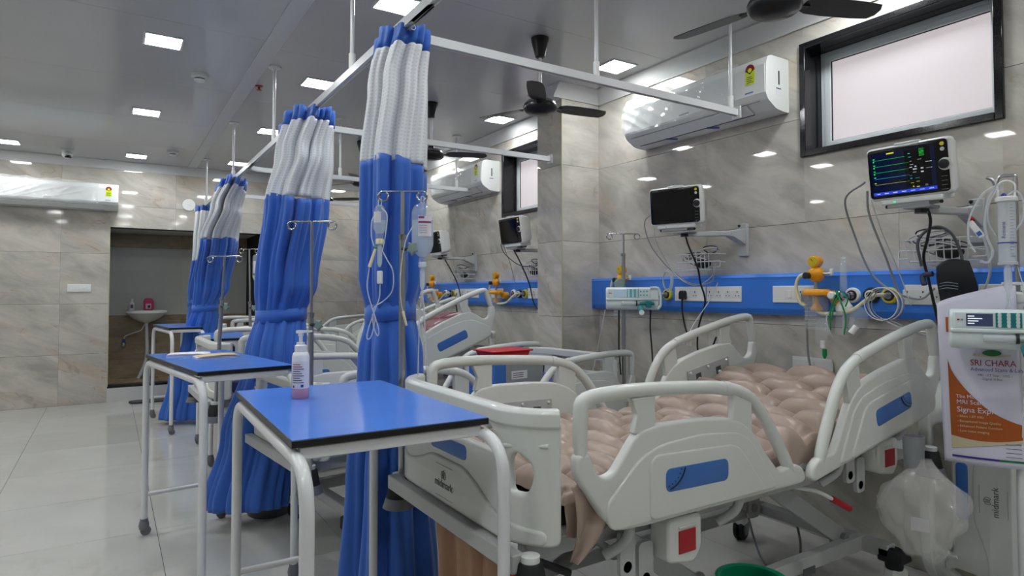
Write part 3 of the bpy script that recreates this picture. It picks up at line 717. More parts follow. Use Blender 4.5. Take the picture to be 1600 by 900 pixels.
bed4 = bed('fourth hospital bed behind the maroon bedding, its raised rail near the nearest curtain', 1.08, 6.5, 0, dz=-.05, tilt=R(18), pad='navy')
bed5 = bed('farthest hospital bed against the back wall', 1.0, 8.05, 0, dz=-.03, tilt=R(0), pad='navy')

# air mattress of the nearest bed: staggered bubble cells, bent with the backrest, hanging over the foot corner
def air_mattress():
    tl = R(10); L0, L1 = .125, 2.06; hw = .435; NX, NY = 300, 130; b = MB(); px, py = .115, .27
    z0 = .60+.085+.05
    def cell(s, y):
        r = s/px; i = math.floor(r); off = .5 if i % 2 else 0; fy = (y/py+off); u = r-i-.5; j = math.floor(fy); w = fy-j-.5
        wob = .15*math.sin(i*2.3+j*4.1)
        e = max(0, 1-(abs(u)*2)**2)**.5*max(0, 1-(abs(w)*2)**2.6)**.5
        return e*(1+wob)
    def fn(a, c):
        s = L0+(L1-L0)*a; y = -hw+2*hw*c
        yy = y; h = .022+.062*cell(s, y)
        ed = min(1, (hw-abs(y))/.05); ex = min(1, min(s-L0, L1-s)/.05); k = math.sqrt(max(0, min(ed, ex)*(2-min(ed, ex)))); h *= .25+.75*k
        wr = .0015*math.sin(s*61+y*37)*math.sin(y*83-s*29); h += wr
        z = h; x = s
        if s > 1.14: d = s-1.14; x = 1.14+d*math.cos(tl)-z*math.sin(tl); zz = d*math.sin(tl)+z*math.cos(tl)
        else: zz = z
        return (x, yy, z0+zz)
    b.grid(fn, NX, NY)
    # side skirts
    for sd in (0, 1):
        def sk(a, c, sd=sd):
            p = fn(a, sd); d = c*.085*(1+.25*math.sin(a*40)); return (p[0], p[1]+(1 if sd else -1)*(.006+.01*math.sin(a*57+c*3))*c, p[2]-d)
        b.grid(sk, 120, 4)
    return b
t = thing('air_mattress', 'beige bubble-cell air mattress lying on the nearest bed', 'mattress', (.95, 1.85, 0))
air_mattress().build('bubble_cells', 'beige_vinyl', t, sm=80)
def flap(u, v):
    # loose end of the mattress tucked over the near foot corner, a pointed flap
    w_ = .17*(1-v)**.7+.012; x = .135+.01*v+u*w_*.9; y = -.45-.012*math.sin(u*6+v*4)-.016*math.sin(v*3.1); z = .80-.21*v+.022*math.sin(u*5+v*7)*(1-v)
    return (x, y, z)
MB().grid(flap, 14, 18).build('corner_flap', 'beige_vinyl', t, sm=80).modifiers.new('th', 'SOLIDIFY').thickness = .004
t = thing('hanging_cloth', 'tan folded cloth hanging under the foot end of the nearest bed', 'cloth', (.95, 1.85, 0))
def drape(u, v):
    y = .36-.50*u+.01*math.sin(v*5); x = .11+.022*math.sin(u*19+v*1.5)+.012*math.sin(u*47); return (x, y, .685-.60*v)
MB().grid(drape, 60, 16).build('cloth', 'beige_cloth', t, sm=80).modifiers.new('th', 'SOLIDIFY').thickness = .003

# ---------------------------------------------------------------- overbed tables
def table(label, x, y, rz, lx, ly, detail=False, z=1.0, inner=None, near_over=.10):
    t = thing('overbed_table', label, 'overbed table', (x, y, 0), rz, 'blue topped overbed tables')
    MB().box(-lx/2, lx/2, -ly/2, ly/2, z-.019, z-.0015).build('top_core', 'black_edge', t, bev=.002)
    MB().box(-lx/2+.0015, lx/2-.0015, -ly/2+.0015, ly/2-.0015, z-.0015, z).build('table_top', 'blue_laminate', t, sm=0)
    r = .0165
    for s in (-1, 1):
        xx = s*(lx/2-.012)
        far = ly/2+.04; near = -ly/2-near_over
        p = fillet([(xx, far, .075), (xx, far, z-.045), (xx, near, z-.045), (xx, near, .075)], .11, 9)
        o = MB().tube(p, r, 14).build('leg_frame', 'white_paint_metal', t, sm=60)
        for yy in (far, near):
            c = MB().lathe([(.01, .075), (.012, .09), (.02, .092), (.02, .082), (.024, .07), (.027, .055), (.024, .035), (.018, .03)], 14, (xx, yy, 0)).build('caster_housing', 'caster_grey', o, sm=50)
            MB().lathe([(.026, -.012), (.026, .012)], 18, (xx+.008, yy, .026), axis='y').build('caster_wheel', 'caster_grey', c)
    for yy in (-ly/2+.02, ly/2-.02):
        MB().box(-lx/2+.02, lx/2-.02, yy-.012, yy+.012, z-.05, z-.02).build('apron_bar', 'white_paint_metal', t, bev=.003)
    MB().tube([(-lx/2+.012, ly/2+.04, .22 if not inner else .36), ((lx/2-.012) if not inner else inner, ly/2+.04, .22 if not inner else .36)], .011, 10).build('stretcher', 'white_paint_metal', t)
    if inner: MB().tube([(inner, ly/2+.035, .02), (inner, ly/2+.035, z-.05)], .0125, 12).build('inner_post', 'white_paint_metal', t)
    return t
table('blue overbed table nearest the camera, holding the sanitizer bottle', .628, 1.935, R(-1), .523, .86, True, inner=-.005)
table('blue overbed table on the left, with papers on it', .455, 3.55, R(8.5), .42, 1.02, near_over=.05)
table('blue overbed table behind the table with papers, half hidden by the second curtain', .85, 5.78, 0, .38, .78, z=.98, near_over=.02)
table('farthest blue overbed table, in front of the wash basin', .585, 7.3, R(6), .30, .86)

# ---------------------------------------------------------------- curtain rail
t = thing('curtain_rail', 'white suspended curtain rail with side branches over the beds', 'curtain rail', (0, 0, 0))
XT, ZT = .967, 2.40
prof = [(-.014, -.019), (-.014, .019), (.014, .019), (.014, -.019), (.009, -.019), (.009, -.011), (-.009, -.011), (-.009, -.019)]
def rail_run(path, name):
    P = [Vector(p) for p in path]; v = []; n = len(prof); b = MB()
    for i, p in enumerate(P):
        d = (P[min(i+1, len(P)-1)]-P[max(i-1, 0)]); d.z = 0; d.normalize(); s = Vector((d.y, -d.x, 0))
        v += [p+s*a+Vector((0, 0, c)) for a, c in prof]
    b.add(v, [(i*n+k, i*n+(k+1) % n, (i+1)*n+(k+1) % n, (i+1)*n+k) for i in range(len(P)-1) for k in range(n)]+[tuple(range(n)), tuple((len(P)-1)*n+k for k in range(n-1, -1, -1))])
    return b.build(name, 'white_paint_metal', t, sm=30)
rail_run([(XT, -1.5, ZT), (XT, 9.0, ZT)], 'main_track')
BR = [(2.40, 3.10), (4.05, 2.94), (5.75, 3.15), (7.45, 3.1)]
for yb, xe in BR:
    rail_run(fillet([(XT, yb-.34, ZT), (XT, yb, ZT), (xe, yb, ZT)], .33, 12), 'branch_track')
    MB().box(xe-.004, xe+.006, yb-.03, yb+.03, ZT-.035, ZT+.035).build('end_plate', 'plate_white', t, bev=.002)
def drop(x, y):
    o = MB().tube([(x, y, ZT+.02), (x, y, CZ-.005)], .0105, 12).build('drop_rod', 'white_paint_metal', t)
    MB().lathe([(.016, ZT+.018), (.016, ZT+.09)], 14, (x, y, 0)).build('clamp', 'plate_white', o)
    MB().lathe([(.014, CZ-.03), (.016, CZ-.014), (.045, CZ-.010), (.045, CZ-.001)], 20, (x, y, 0)).build('flange', 'plate_white', o)
for y in (1.2, 2.95, 4.67, 6.42, 8.40): drop(XT, y)
for x, y in ((2.03, 2.40), (3.05, 2.40), (1.78, 5.75), (2.99, 5.75), (2.0, 7.45)): drop(x, y)

# ---------------------------------------------------------------- curtains
def curtain(label, st, nf, zt, zn, zb, seed, tie=True, wtop=None, slack=1.0):
    """st: stations (z, x, y, half width along A, half depth along B, angle of A); header band, net, cloth body and tie band"""
    rnd = random.Random(seed); ph = [rnd.uniform(0, 6.28) for _ in range(6)]; am = [rnd.uniform(.6, 1.3) for _ in range(nf+2)]
    t = thing('privacy_curtain', label, 'curtain', (0, 0, 0), 0, 'blue and white privacy curtains')
    st = sorted(st, key=lambda s: -s[0])
    def at(z):
        for a, b in zip(st, st[1:]):
            if a[0] >= z >= b[0]:
                k = (a[0]-z)/(a[0]-b[0]); k = k*k*(3-2*k); return [p+(q-p)*k for p, q in zip(a, b)]
        return st[0] if z > st[0][0] else st[-1]
    NU = nf*18
    def pt(u, z):
        s = at(z); a = R(s[5]); A = Vector((math.cos(a), math.sin(a), 0)); B = Vector((-A.y, A.x, 0))
        k = u*nf; i = int(min(k, nf-1e-6)); amp = am[i]*(1-(k-i))+am[i+1]*(k-i)
        # folded sheet laid round a flattened loop
        th = 2*math.pi*(u*.93+.035); fold = (abs(math.sin(math.pi*k+ph[0]+.45*math.sin(z*2.1+ph[1])))**.8*1.7-1)*.62*amp+.20*(abs(math.sin(1.7*math.pi*k+ph[2]+z*.9))*2-1)
        q = .25+.75*min(1, abs(z-tie)/.14) if tie else 1
        rr = 1+.30*fold*slack*q
        p = A*(math.cos(th)*s[3]*rr)+B*(math.sin(th)*s[4]*rr)
        return Vector((s[1], s[2], z))+p
    def part(name, m, za, zb_, nz, par=t, uvs=False, zf=None):
        me = MB(); me.grid(lambda u, v: pt(u, za+(zb_-za)*v+(zf(u, v) if zf else 0)), NU, nz)
        mesh = me.mesh(name)
        if uvs:
            ul = mesh.uv_layers.new(name='UVMap'); H = za-zb_
            for poly in mesh.polygons:
                for li, vi in zip(poly.loop_indices, poly.vertices):
                    i, j = vi % (NU+1), vi//(NU+1); ul.data[li].uv = (i/NU*52.0, j/nz*H/.0145)
        o = put(name, mesh, m, par, sm=80); s = o.modifiers.new('th', 'SOLIDIFY'); s.thickness = .0015
        return o
    h0 = zt-.075
    hem = lambda u, v: .012*math.sin(u*nf*2.1+ph[3])*(1-v)
    part('header_band', 'curtain_blue', zt, h0, 3, zf=hem)
    part('net_panel', 'curtain_net', h0, zn, 26, uvs=True)
    wav = lambda u, v: .02*math.sin(u*nf*1.3+ph[4])*(1-v)
    part('cloth_panel', 'curtain_blue', zn+.004, zb, 60, zf=wav)
    if tie:
        zt_ = tie; b = MB(); s = at(zt_); a = R(s[5]); A = Vector((math.cos(a), math.sin(a), 0)); B = Vector((-A.y, A.x, 0)); n = 40; v = []
        for dz in (.038, -.038):
            for k in range(n):
                th = 2*math.pi*k/n; v.append(Vector((s[1], s[2], zt_+dz+.012*math.sin(th*1+ph[5])))+A*(math.cos(th)*(s[3]*1.06+.003))+B*(math.sin(th)*(s[4]*1.06+.003)))
        b.add(v, [(k, (k+1) % n, n+(k+1) % n, n+k) for k in range(n)])
        o = b.build('tie_band', 'curtain_blue', t, sm=80); o.modifiers.new('th', 'SOLIDIFY').thickness = .004
    for k in range(0, nf, 2):
        p = pt((k+.25)/nf, zt-.02); p.x = p.x*.6+XT*.4
        g = MB().tube(ring((p.x, p.y, p.z), .010, 12, 'xz'), .0018, 6, True); g.tube([(p.x, p.y, p.z+.01), (p.x, p.y, ZT-.012)], .0018, 6); g.build('hook', 'white_plastic', t)
    return t
curtain('nearest tied blue curtain with white net top, behind the two drip bags', [(2.41, 1.032, 2.485, 0.2, 0.1, 78), (2.2, 1.022, 2.505, 0.18, 0.115, 72), (1.86, 1.017, 2.535, 0.17, 0.125, 66), (1.4, 1.017, 2.555, 0.14, 0.12, 62), (1.25, 1.017, 2.565, 0.11, 0.1, 58), (1.05, 1.022, 2.575, 0.14, 0.12, 58), (0.55, 1.027, 2.595, 0.18, 0.16, 58), (0.06, 1.032, 2.605, 0.21, 0.19, 58)], 8, 2.405, 1.875, .05, 11, tie=1.255)
curtain('second tied blue curtain with white net top, beside the table with papers', [(2.41, 1.02, 3.97, .38, .14, 84), (2.15, 1.0, 3.98, .33, .155, 78), (1.88, .965, 3.99, .27, .165, 72), (1.40, .915, 4.0, .17, .16, 66), (1.21, .885, 4.01, .11, .14, 65), (.95, .85, 3.98, .11, .155, 65), (.5, .755, 3.93, .105, .19, 65), (.12, .675, 3.90, .105, .21, 65)], 10, 2.405, 1.90, .11, 23, tie=1.205)
curtain('third tied blue curtain, in front of the wash niche', [(2.41, 1.0, 6.75, .55, .12, 86), (2.15, .97, 6.85, .48, .13, 80), (1.86, .93, 6.95, .36, .14, 72), (1.4, .87, 7.05, .18, .14, 66), (1.18, .82, 7.1, .10, .115, 65), (.9, .78, 7.15, .11, .14, 65), (.4, .71, 7.25, .12, .19, 65), (.06, .665, 7.28, .13, .22, 65)], 10, 2.405, 1.86, .05, 37, tie=1.18)
curtain('farthest blue curtain, mostly hidden behind the third curtain', [(2.41, .967, 8.70, .28, .08, 88), (1.9, .96, 8.70, .26, .09, 80), (1.2, .93, 8.68, .2, .09, 60), (.06, .9, 8.68, .28, .12, 50)], 6, 2.405, 1.72, .05, 41, tie=1.2)
# ---------------------------------------------------------------- air conditioners (built facing -y, x along the unit)
def aircon(label, loc, rz, wd, film=True, tapes=True):
    t = thing('air_conditioner', label, 'air conditioner', loc, rz, 'wall mounted air conditioners')
    h = .31; pr = [(0, .0), (0, h), (-.165, h), (-.195, h-.012), (-.21, h-.05), (-.215, .085), (-.195, .052), (-.12, .008), (-.05, 0)]
    pr = fillet(pr, .012, 3, True)
    b = MB(); n = len(pr); v = [(x, p[0], p[1]) for x in (-wd/2, wd/2) for p in pr]
    b.add(v, [tuple(range(n)), tuple(range(2*n-1, n-1, -1))]+[(i, i+n, (i+1) % n+n, (i+1) % n) for i in range(n)])
    b.build('body', 'white_plastic', t, sm=35)
    MB().box(-wd/2+.004, wd/2-.004, -.2185, -.214, .088, h-.055).build('front_panel', 'white_plastic', t, bev=.003)
    # louvre slot and flap underneath
    lo = MB(); lo.add([(-wd/2+.07, -.197, .048), (wd/2-.14, -.197, .048), (wd/2-.14, -.128, .007), (-wd/2+.07, -.128, .007), (-wd/2+.07, -.2, .044), (wd/2-.14, -.2, .044), (wd/2-.14, -.131, .003), (-wd/2+.07, -.131, .003)], [(0, 1, 2, 3), (7, 6, 5, 4), (0, 4, 5, 1), (1, 5, 6, 2), (2, 6, 7, 3), (3, 7, 4, 0)])
    lo.build('louvre_flap', 'white_plastic', t, bev=.002)
    MB().bar((-wd/2+.07, -.125, .003), (wd/2-.14, -.125, .003), .008, .004).build('outlet_gap', 'dark_grey', t)
    for yy, zz, w2 in ((-.2, .05, .003),): MB().bar((-wd/2+.05, yy, zz), (wd/2-.05, yy, zz), w2, .003).build('seam', 'grey_plastic', t)
    if tapes:
        for x in (-.22*wd, .08*wd): MB().bar((x, -.135, .002), (x+.05, -.075, -.002), .022, .001, up=(0, .3, 1)).build('blue_tape', 'tape_blue', t)
    x = wd/2-.10
    e = MB().box(x-.032, x+.032, -.2205, -.2186, .155, .235).build('energy_label', 'yellow_green', t, sm=0)
    arc = [(x+.032*math.cos(R(a)), .235+.038*math.sin(R(a))) for a in range(0, 181, 15)]
    MB().prism(arc, -.2206, -.2188).build('star_arc', 'red_dark', e, sm=0)
    MB().prism([(x-.03, .238), (x, .215), (x+.03, .238)], -.2209, -.2189).build('star_badge', 'black_plastic', e, sm=0)
    MB().prism([(x+.013*math.cos(R(a)), .238+.013*math.sin(R(a))) for a in range(0, 360, 30)], -.2211, -.2189).build('star_seal', 'star_yellow', e, sm=0)
    for k in range(4): MB().box(x-.022, x+.022-.008*(k % 2), -.2207, -.2186, .165+.011*k, .169+.011*k).build('print_line', 'ink', e, sm=0)
    MB().box(-.06, .02, -.2195, -.2186, .10, .108).build('name_mark', 'grey_plastic', t, sm=0)
    MB().box(x-.035, x+.02, -.2195, -.2186, .105, .112).build('model_mark', 'blue_inset', t, sm=0)
    for s in (1, -1):
        xe = s*wd/2; a, b_ = min(xe, xe+s*.0008), max(xe, xe+s*.0008)
        MB().box(a, b_, -.10, -.088, .15, .23).build('side_print', 'ink', t, sm=0)
        q = MB().box(a, b_, -.12, -.075, .085, .13).build('side_sticker', 'paper', t, sm=0)
        MB().box(min(xe, xe+s*.0012), max(xe, xe+s*.0012), -.12, -.075, .124, .13).build('side_bar', 'ink', q, sm=0)
    if film:
        rnd = random.Random(int(wd*1000)+int(loc[1]*10))
        ca = [(rnd.uniform(20, 60), rnd.uniform(-40, 40), rnd.uniform(0, 6)) for _ in range(6)]
        def fn(u, v):
            X = -wd/2-.002+(wd-.2)*u; L = v
            d = 0
            for f1, f2, p in ca: d += abs(math.sin(X*f1*.22+L*f2*.22+p+.6*math.sin(X*5+p)))**16
            d = d*.010*(1 if u < .8 else max(0, (1-u)*5))+.0015
            if v < .78: return (X, -.2185-d, .07+(h-.055-.07)*(v/.78))
            w_ = (v-.78)/.22; return (X, -.2185-d*(1-w_)+.03*w_, h-.055+(.058+d)*w_)
        MB().grid(fn, 200, 30).build('protective_film', 'film', t, sm=80)
    return t
aircon('white air conditioner wrapped in film on the right wall beside the large window', (W, 2.785, 2.385), R(-90), 1.16)
aircon('white air conditioner behind the pillar beside the second window', (W, 6.02, 2.36), R(-90), 1.16)
aircon('white air conditioner on the back wall at the left edge', (-.60, YB, 2.33), 0, 1.34, tapes=False)

# ---------------------------------------------------------------- ceiling fans
def fan(label, x, y, a0, hub=2.50, angs=None):
    t = thing('ceiling_fan', label, 'ceiling fan', (x, y, CZ), 0, 'black ceiling fans'); z = hub-CZ
    MB().lathe([(.018, -.13), (.03, -.125), (.055, -.03), (.058, -.004), (.05, 0)], 22).build('canopy', 'fan_black', t)
    MB().tube([(0, 0, -.1), (0, 0, z+.06)], .0105, 12).build('down_rod', 'white_paint_metal', t)
    MB().lathe([(.02, z+.10), (.03, z+.06), (.045, z+.05)], 18).build('lower_cup', 'fan_black', t)
    MB().lathe([(.05, z+.055), (.085, z+.045), (.098, z+.032), (.1, z+.02)], 30).build('motor_top', 'fan_ring', t)
    MB().lathe([(.102, z+.024), (.108, z+.01), (.105, z-.012), (.09, z-.026), (.055, z-.032), (.05, z-.036), (.01, z-.038)], 30).build('motor_housing', 'fan_black', t)
    for k in range(3):
        a = R(a0+120*k if angs is None else angs[k]); c, s = math.cos(a), math.sin(a)
        def q(r, w_, dz): return (c*r-s*w_, s*r+c*w_, z+.012+dz)
        b = MB(); v = []; st = [(.125, .035, .0), (.16, .055, .0), (.24, .062, .0), (.38, .06, .0), (.455, .052, .0), (.475, .02, .0)]
        for r, w_, dz in st:
            v += [q(r, -w_, dz+w_*.17+.003), q(r, w_*.8, dz-w_*.17+.003), q(r, w_*.8, dz-w_*.17), q(r, -w_, dz+w_*.17)]
        n = len(st); b.add(v, [(i*4+j, i*4+(j+1) % 4, (i+1)*4+(j+1) % 4, (i+1)*4+j) for i in range(n-1) for j in range(4)]+[(0, 1, 2, 3), ((n-1)*4+3, (n-1)*4+2, (n-1)*4+1, (n-1)*4)])
        bl = b.build('blade', 'fan_black', t, bev=.001)
        MB().bar(q(.085, 0, -.004), q(.15, 0, -.002), .03, .006).build('blade_iron', 'fan_black', bl)
fan('nearest black ceiling fan, cut by the top edge of the picture', 2.254, 1.556, -22)
fan('black ceiling fan in front of the tiled pillar', 2.27, 3.23, -8)
fan('black ceiling fan partly hidden by the nearest curtain', 2.28, 4.85, -22)
fan('black ceiling fan seen between the two nearest curtains', 2.25, 6.5, 240)
fan('farthest black ceiling fan near the back wall', 2.28, 8.0, -40)

# ---------------------------------------------------------------- blue bed-head panels with outlets
def headpanel(label, y0, y1):
    t = thing('bedhead_panel', label, 'service panel', (W-.002, 0, 1.33), 0, 'blue bed-head service panels')
    pr = [(0, -.12), (0, .12), (-.055, .12), (-.075, .10), (-.075, -.085), (-.05, -.12)]
    b = MB(); n = len(pr); v = [(p[0], y, p[1]) for y in (y0, y1) for p in pr]
    b.add(v, [tuple(range(n)), tuple(range(2*n-1, n-1, -1))]+[(i, i+n, (i+1) % n+n, (i+1) % n) for i in range(n)]); b.build('housing', 'blue_panel', t, bev=.003)
    for yy in (y0, y1): MB().box(-.077, -.0, yy-.004, yy+.004, -.118, .118).build('end_cap', 'blue_panel', t, bev=.002)
    MB().box(-.0765, -.07, y0, y1, .094, .1).build('edge_line', 'blue_inset', t, sm=0)
headpanel('blue bed-head panel along the wall behind the nearest bed', .25, 3.895)
headpanel('blue bed-head panel in the bay beyond the pillar', 4.24, 7.13)
headpanel('farthest blue bed-head panel, mostly hidden by the nearest curtain', 7.70, 9.12)
PX = W-.077
def sockets(label, y, wd=.262, plug=None, z=1.33):
    t = switch_plate(label, (PX, y, z), 'x', wd, .095, [(-.07, 'frame'), (.07, 'frame'), (-.105, 'socket'), (-.035, 'socket'), (.035, 'socket'), (.105, 'socket')] if plug is None else [(0, 'frame'), (.045, 'socket'), (-.02, 'rocker')], 'white sockets on the bed-head panels')
    return t
sockets('white socket plate right of the black plug, behind the second bed', 2.614)
sockets('white socket plate holding the black plug, behind the second bed', 2.885, plug=1)
sockets('white socket plate beside the orange regulator of the nearest bed', 2.135, plug=1)
sockets('white socket plate under the wire basket beside the blood pressure cuff', 1.43, .24)
sockets('white socket plate at the right, behind the poster', 1.12, .24)
sockets('white socket plate left of the regulator beyond the pillar', 5.37, .26, plug=1)
sockets('white socket plate just beyond the pillar', 4.67, .26)
sockets('white double socket plate behind the fourth bed, the nearer one', 5.85, .26)
sockets('white double socket plate behind the fourth bed, the farther one', 6.115, .26, plug=1)
sockets('white socket plate behind the farthest orange regulator', 6.82, .27)
switch_plate('white double wall plate low on the wall behind the beige mattress', (W, 2.08, .935), 'x', .235, .085, [(-.06, 'frame'), (.07, 'frame')])
def gas(y, ring_m, label, z=1.326, probe=False):
    t = thing('gas_outlet', label, 'gas outlet', (PX, y, z), R(-90), 'round gas outlets on the bed-head panels')
    MB().lathe([(.04, 0), (.04, -.012), (.036, -.018), (.028, -.019)], 26, axis='y').build('collar', ring_m, t)
    MB().lathe([(.028, -.015), (.027, -.021), (.02, -.022)], 22, axis='y').build('face', 'black_plastic' if ring_m != 'black_plastic' else 'white_plastic', t)
    MB().lathe([(.019, -.02), (.018, -.026), (.01, -.026)], 18, axis='y').build('nozzle', 'chrome' if ring_m != 'black_plastic' else 'black_gloss', t)
    if probe: MB().lathe([(.013, -.02), (.013, -.06), (.007, -.065)], 14, axis='y').build('probe', 'steel', t)
bays = [('behind the nearest bed', 1.801, 1.707, 1.617), ('behind the infusion pump', 3.291, 3.187, 3.083), ('behind the third bed', 5.048, 4.948, 4.851), ('behind the fourth bed', 6.483, 6.387, 6.292)]
for n, a, b, c in bays:
    gas(a, 'plate_white', 'white-ringed gas outlet '+n); gas(b, 'black_plastic', 'black-ringed gas outlet '+n); gas(c, 'yellow', 'yellow-ringed gas outlet with hose '+n, probe=True)
def hose(pts, r, m, name, parent, n=6):
    return MB().tube(smooth(pts, n), r, 8).build(name, m, parent, sm=80)
def regulator(label, y, yg, big=True):
    """orange vacuum regulator with gauge, ball body, jar head and clear collection jar"""
    t = thing('vacuum_regulator', label, 'regulator', (PX, y, 1.33), R(-90), 'orange vacuum regulators')
    yo = -.08
    MB().lathe([(.03, .02), (.032, .0), (.032, -.024), (.028, -.027)], 24, (.0, yo, .175), axis='y').build('gauge', 'orange', t)
    MB().lathe([(.026, -.026), (.025, -.029), (.005, -.029)], 24, (.0, yo, .175), axis='y').build('gauge_face', 'gauge_face', t)
    MB().bar((0, yo-.030, .175), (-.012, yo-.030, .189), .003, .001, up=(0, 1, 0)).build('gauge_needle', 'black_plastic', t)
    MB().tube([(0, yo, .14), (0, yo, .155)], .01, 10).build('neck', 'steel', t)
    MB().sphere((0, yo, .108), (.044, .04, .042), 22, 14).build('body', 'orange', t)
    MB().lathe([(.017, -.03), (.018, -.062), (.012, -.063)], 16, (-.022, yo, .10), axis='y').build('knob', 'black_plastic', t)
    MB().tube([(.04, yo, .11), (.085, yo, .11)], .009, 10).build('valve_stem', 'steel', t); MB().box(.078, .092, yo-.008, yo+.008, .10, .135).build('valve_lever', 'plate_white', t, bev=.003)
    MB().tube([(0, yo, .065), (0, yo, .02)], .011, 10).build('riser', 'steel', t)
    MB().lathe([(.06, .028), (.068, .02), (.07, .0), (.068, -.004), (.055, -.006)], 28, (0, yo, 0)).build('jar_lid', 'orange', t)
    MB().lathe([(.034, 0), (.034, .05), (.02, .055)], 18, (.09, -.055, -.02), axis='y').build('wall_clamp', 'orange', t)
    MB().box(.05, .1, yo-.02, yo+.03, -.012, .02).build('bracket', 'orange', t, bev=.006)
    MB().lathe([(.012, -.004), (.012, -.04), (.03, -.075), (.03, -.085), (.01, -.086)], 18, (0, yo, 0)).build('float_cup', 'orange', t)
    MB().lathe([(.056, -.004), (.058, -.02), (.06, -.17), (.055, -.185), (.01, -.187)], 28, (0, yo, 0), open_=True).build('collection_jar', 'clear', t, sm=50)
    g = MB()
    for k in range(6): g.tube(ring((0, yo, -.05-.02*k), .0605, 12, 'xy', 200, 300), .0008, 4)
    g.build('jar_scale', 'cable_white', t)
    dy = y-yg
    hose([(-.03, yo-.01, .10), (-.085, yo-.01, .10), (-.11, yo-.01, .04), (-.09, yo-.01, -.04), (-.055, yo-.01, -.06)], .0095, 'cream_tube', 'hose', t)
    hose([(.0, yo+.0, -.085), (.05, yo-.01, -.10), (dy*.55, yo-.02, -.085), (dy*.85, yo-.0, -.01), (dy, -.055, 0)], .0095, 'cream_tube', 'hose', t)
    return t
regulator('orange vacuum regulator with clear jar behind the nearest bed', 1.955, 1.617)
regulator('orange vacuum regulator half hidden by the infusion pump pole', 3.46, 3.083)
regulator('orange vacuum regulator beyond the pillar behind the third bed', 5.25, 4.851)
regulator('farthest orange vacuum regulator, beside the clear drip bottle', 6.69, 6.292)
# oxygen flowmeter, humidifier jar and mask behind the nearest bed
t = thing('oxygen_flowmeter', 'clear oxygen flowmeter with humidifier jar hanging from the white gas outlet', 'flowmeter', (PX, 1.80, 1.33), R(-90))
MB().lathe([(.014, -.02), (.014, -.09), (.022, -.092), (.022, -.125), (.014, -.128)], 16, (-.005, 0, -.005), axis='y').build('adapter', 'chrome', t)
MB().lathe([(.015, 0), (.017, .02), (.015, .15), (.008, .158)], 16, (-.01, -.075, .02)).build('flow_tube', 'clear', t)
MB().lathe([(.006, .156), (.012, .16), (.012, .172), (.004, .175)], 12, (-.01, -.075, .02)).build('tube_cap', 'clear_tube', t)
MB().lathe([(.018, 0), (.02, -.03), (.016, -.034)], 16, (-.055, -.085, -.005), axis='y').build('knob', 'plate_white', t)
MB().lathe([(.012, -.02), (.036, -.055), (.04, -.06), (.04, -.085), (.034, -.088)], 22, (-.005, -.08, 0)).build('jar_lid', 'plate_white', t)
MB().lathe([(.037, -.086), (.042, -.10), (.044, -.19), (.038, -.205), (.008, -.206)], 22, (-.005, -.08, 0), open_=True).build('humidifier_jar', 'clear', t, sm=50)
MB().lathe([(.009, -.086), (.009, -.17), (.014, -.175), (.014, -.185)], 12, (-.005, -.08, 0)).build('diffuser_stem', 'clear_tube', t)
t = thing('oxygen_mask', 'clear oxygen mask with green straps hanging below the flowmeter', 'oxygen mask', (PX, 1.80, 1.33), R(-90))
def maskfn(u, v):
    a = 2*math.pi*u; r = .05*(1-v)**.6+.012; return (-.075+.02*v+r*.75*math.cos(a)-.03*(1-v), -.11-.03*v, -.20+.045*v*0+r*1.25*math.sin(a)-.02*v)
MB().grid(maskfn, 24, 8).build('mask_shell', 'clear', t, sm=80)
MB().lathe([(.011, 0), (.012, .035), (.009, .036)], 12, (-.09, -.135, -.275)).build('connector', 'plate_white', t)
MB().lathe([(.005, -.05), (.012, -.03), (.012, 0)], 8, (-.08, -.135, -.28)).build('green_tip', 'green_strap', t)
def mask2(u, v):
    a = 2*math.pi*u; r = .048*(1-v)**.5+.012; return (.085+r*.8*math.cos(a), -.11-.05*v, -.125+r*1.1*math.sin(a)-.04*v)
MB().grid(mask2, 24, 8).build('mask_shell', 'clear', t, sm=80)
MB().tube([(.075, -.165, -.19), (.095, -.15, -.155)], .015, 14).build('connector', 'plate_white', t)
for pts in ([(-.02, -.13, .02), (.01, -.135, -.04), (.03, -.13, -.12), (.02, -.13, -.20)], [(-.02, -.13, .0), (-.05, -.13, -.09), (-.05, -.13, -.18)], [(.0, -.13, .01), (-.03, -.13, -.06), (-.045, -.13, -.13)], [(0, -.13, .02), (.04, -.13, -.02), (.03, -.13, -.06)]):
    hose(pts, .004, 'green_strap', 'strap', t)
hose([(-.04, -.10, -.06), (-.075, -.12, -.11), (-.065, -.13, -.17), (-.045, -.12, -.22)], .003, 'clear_tube', 'oxygen_tube', t)

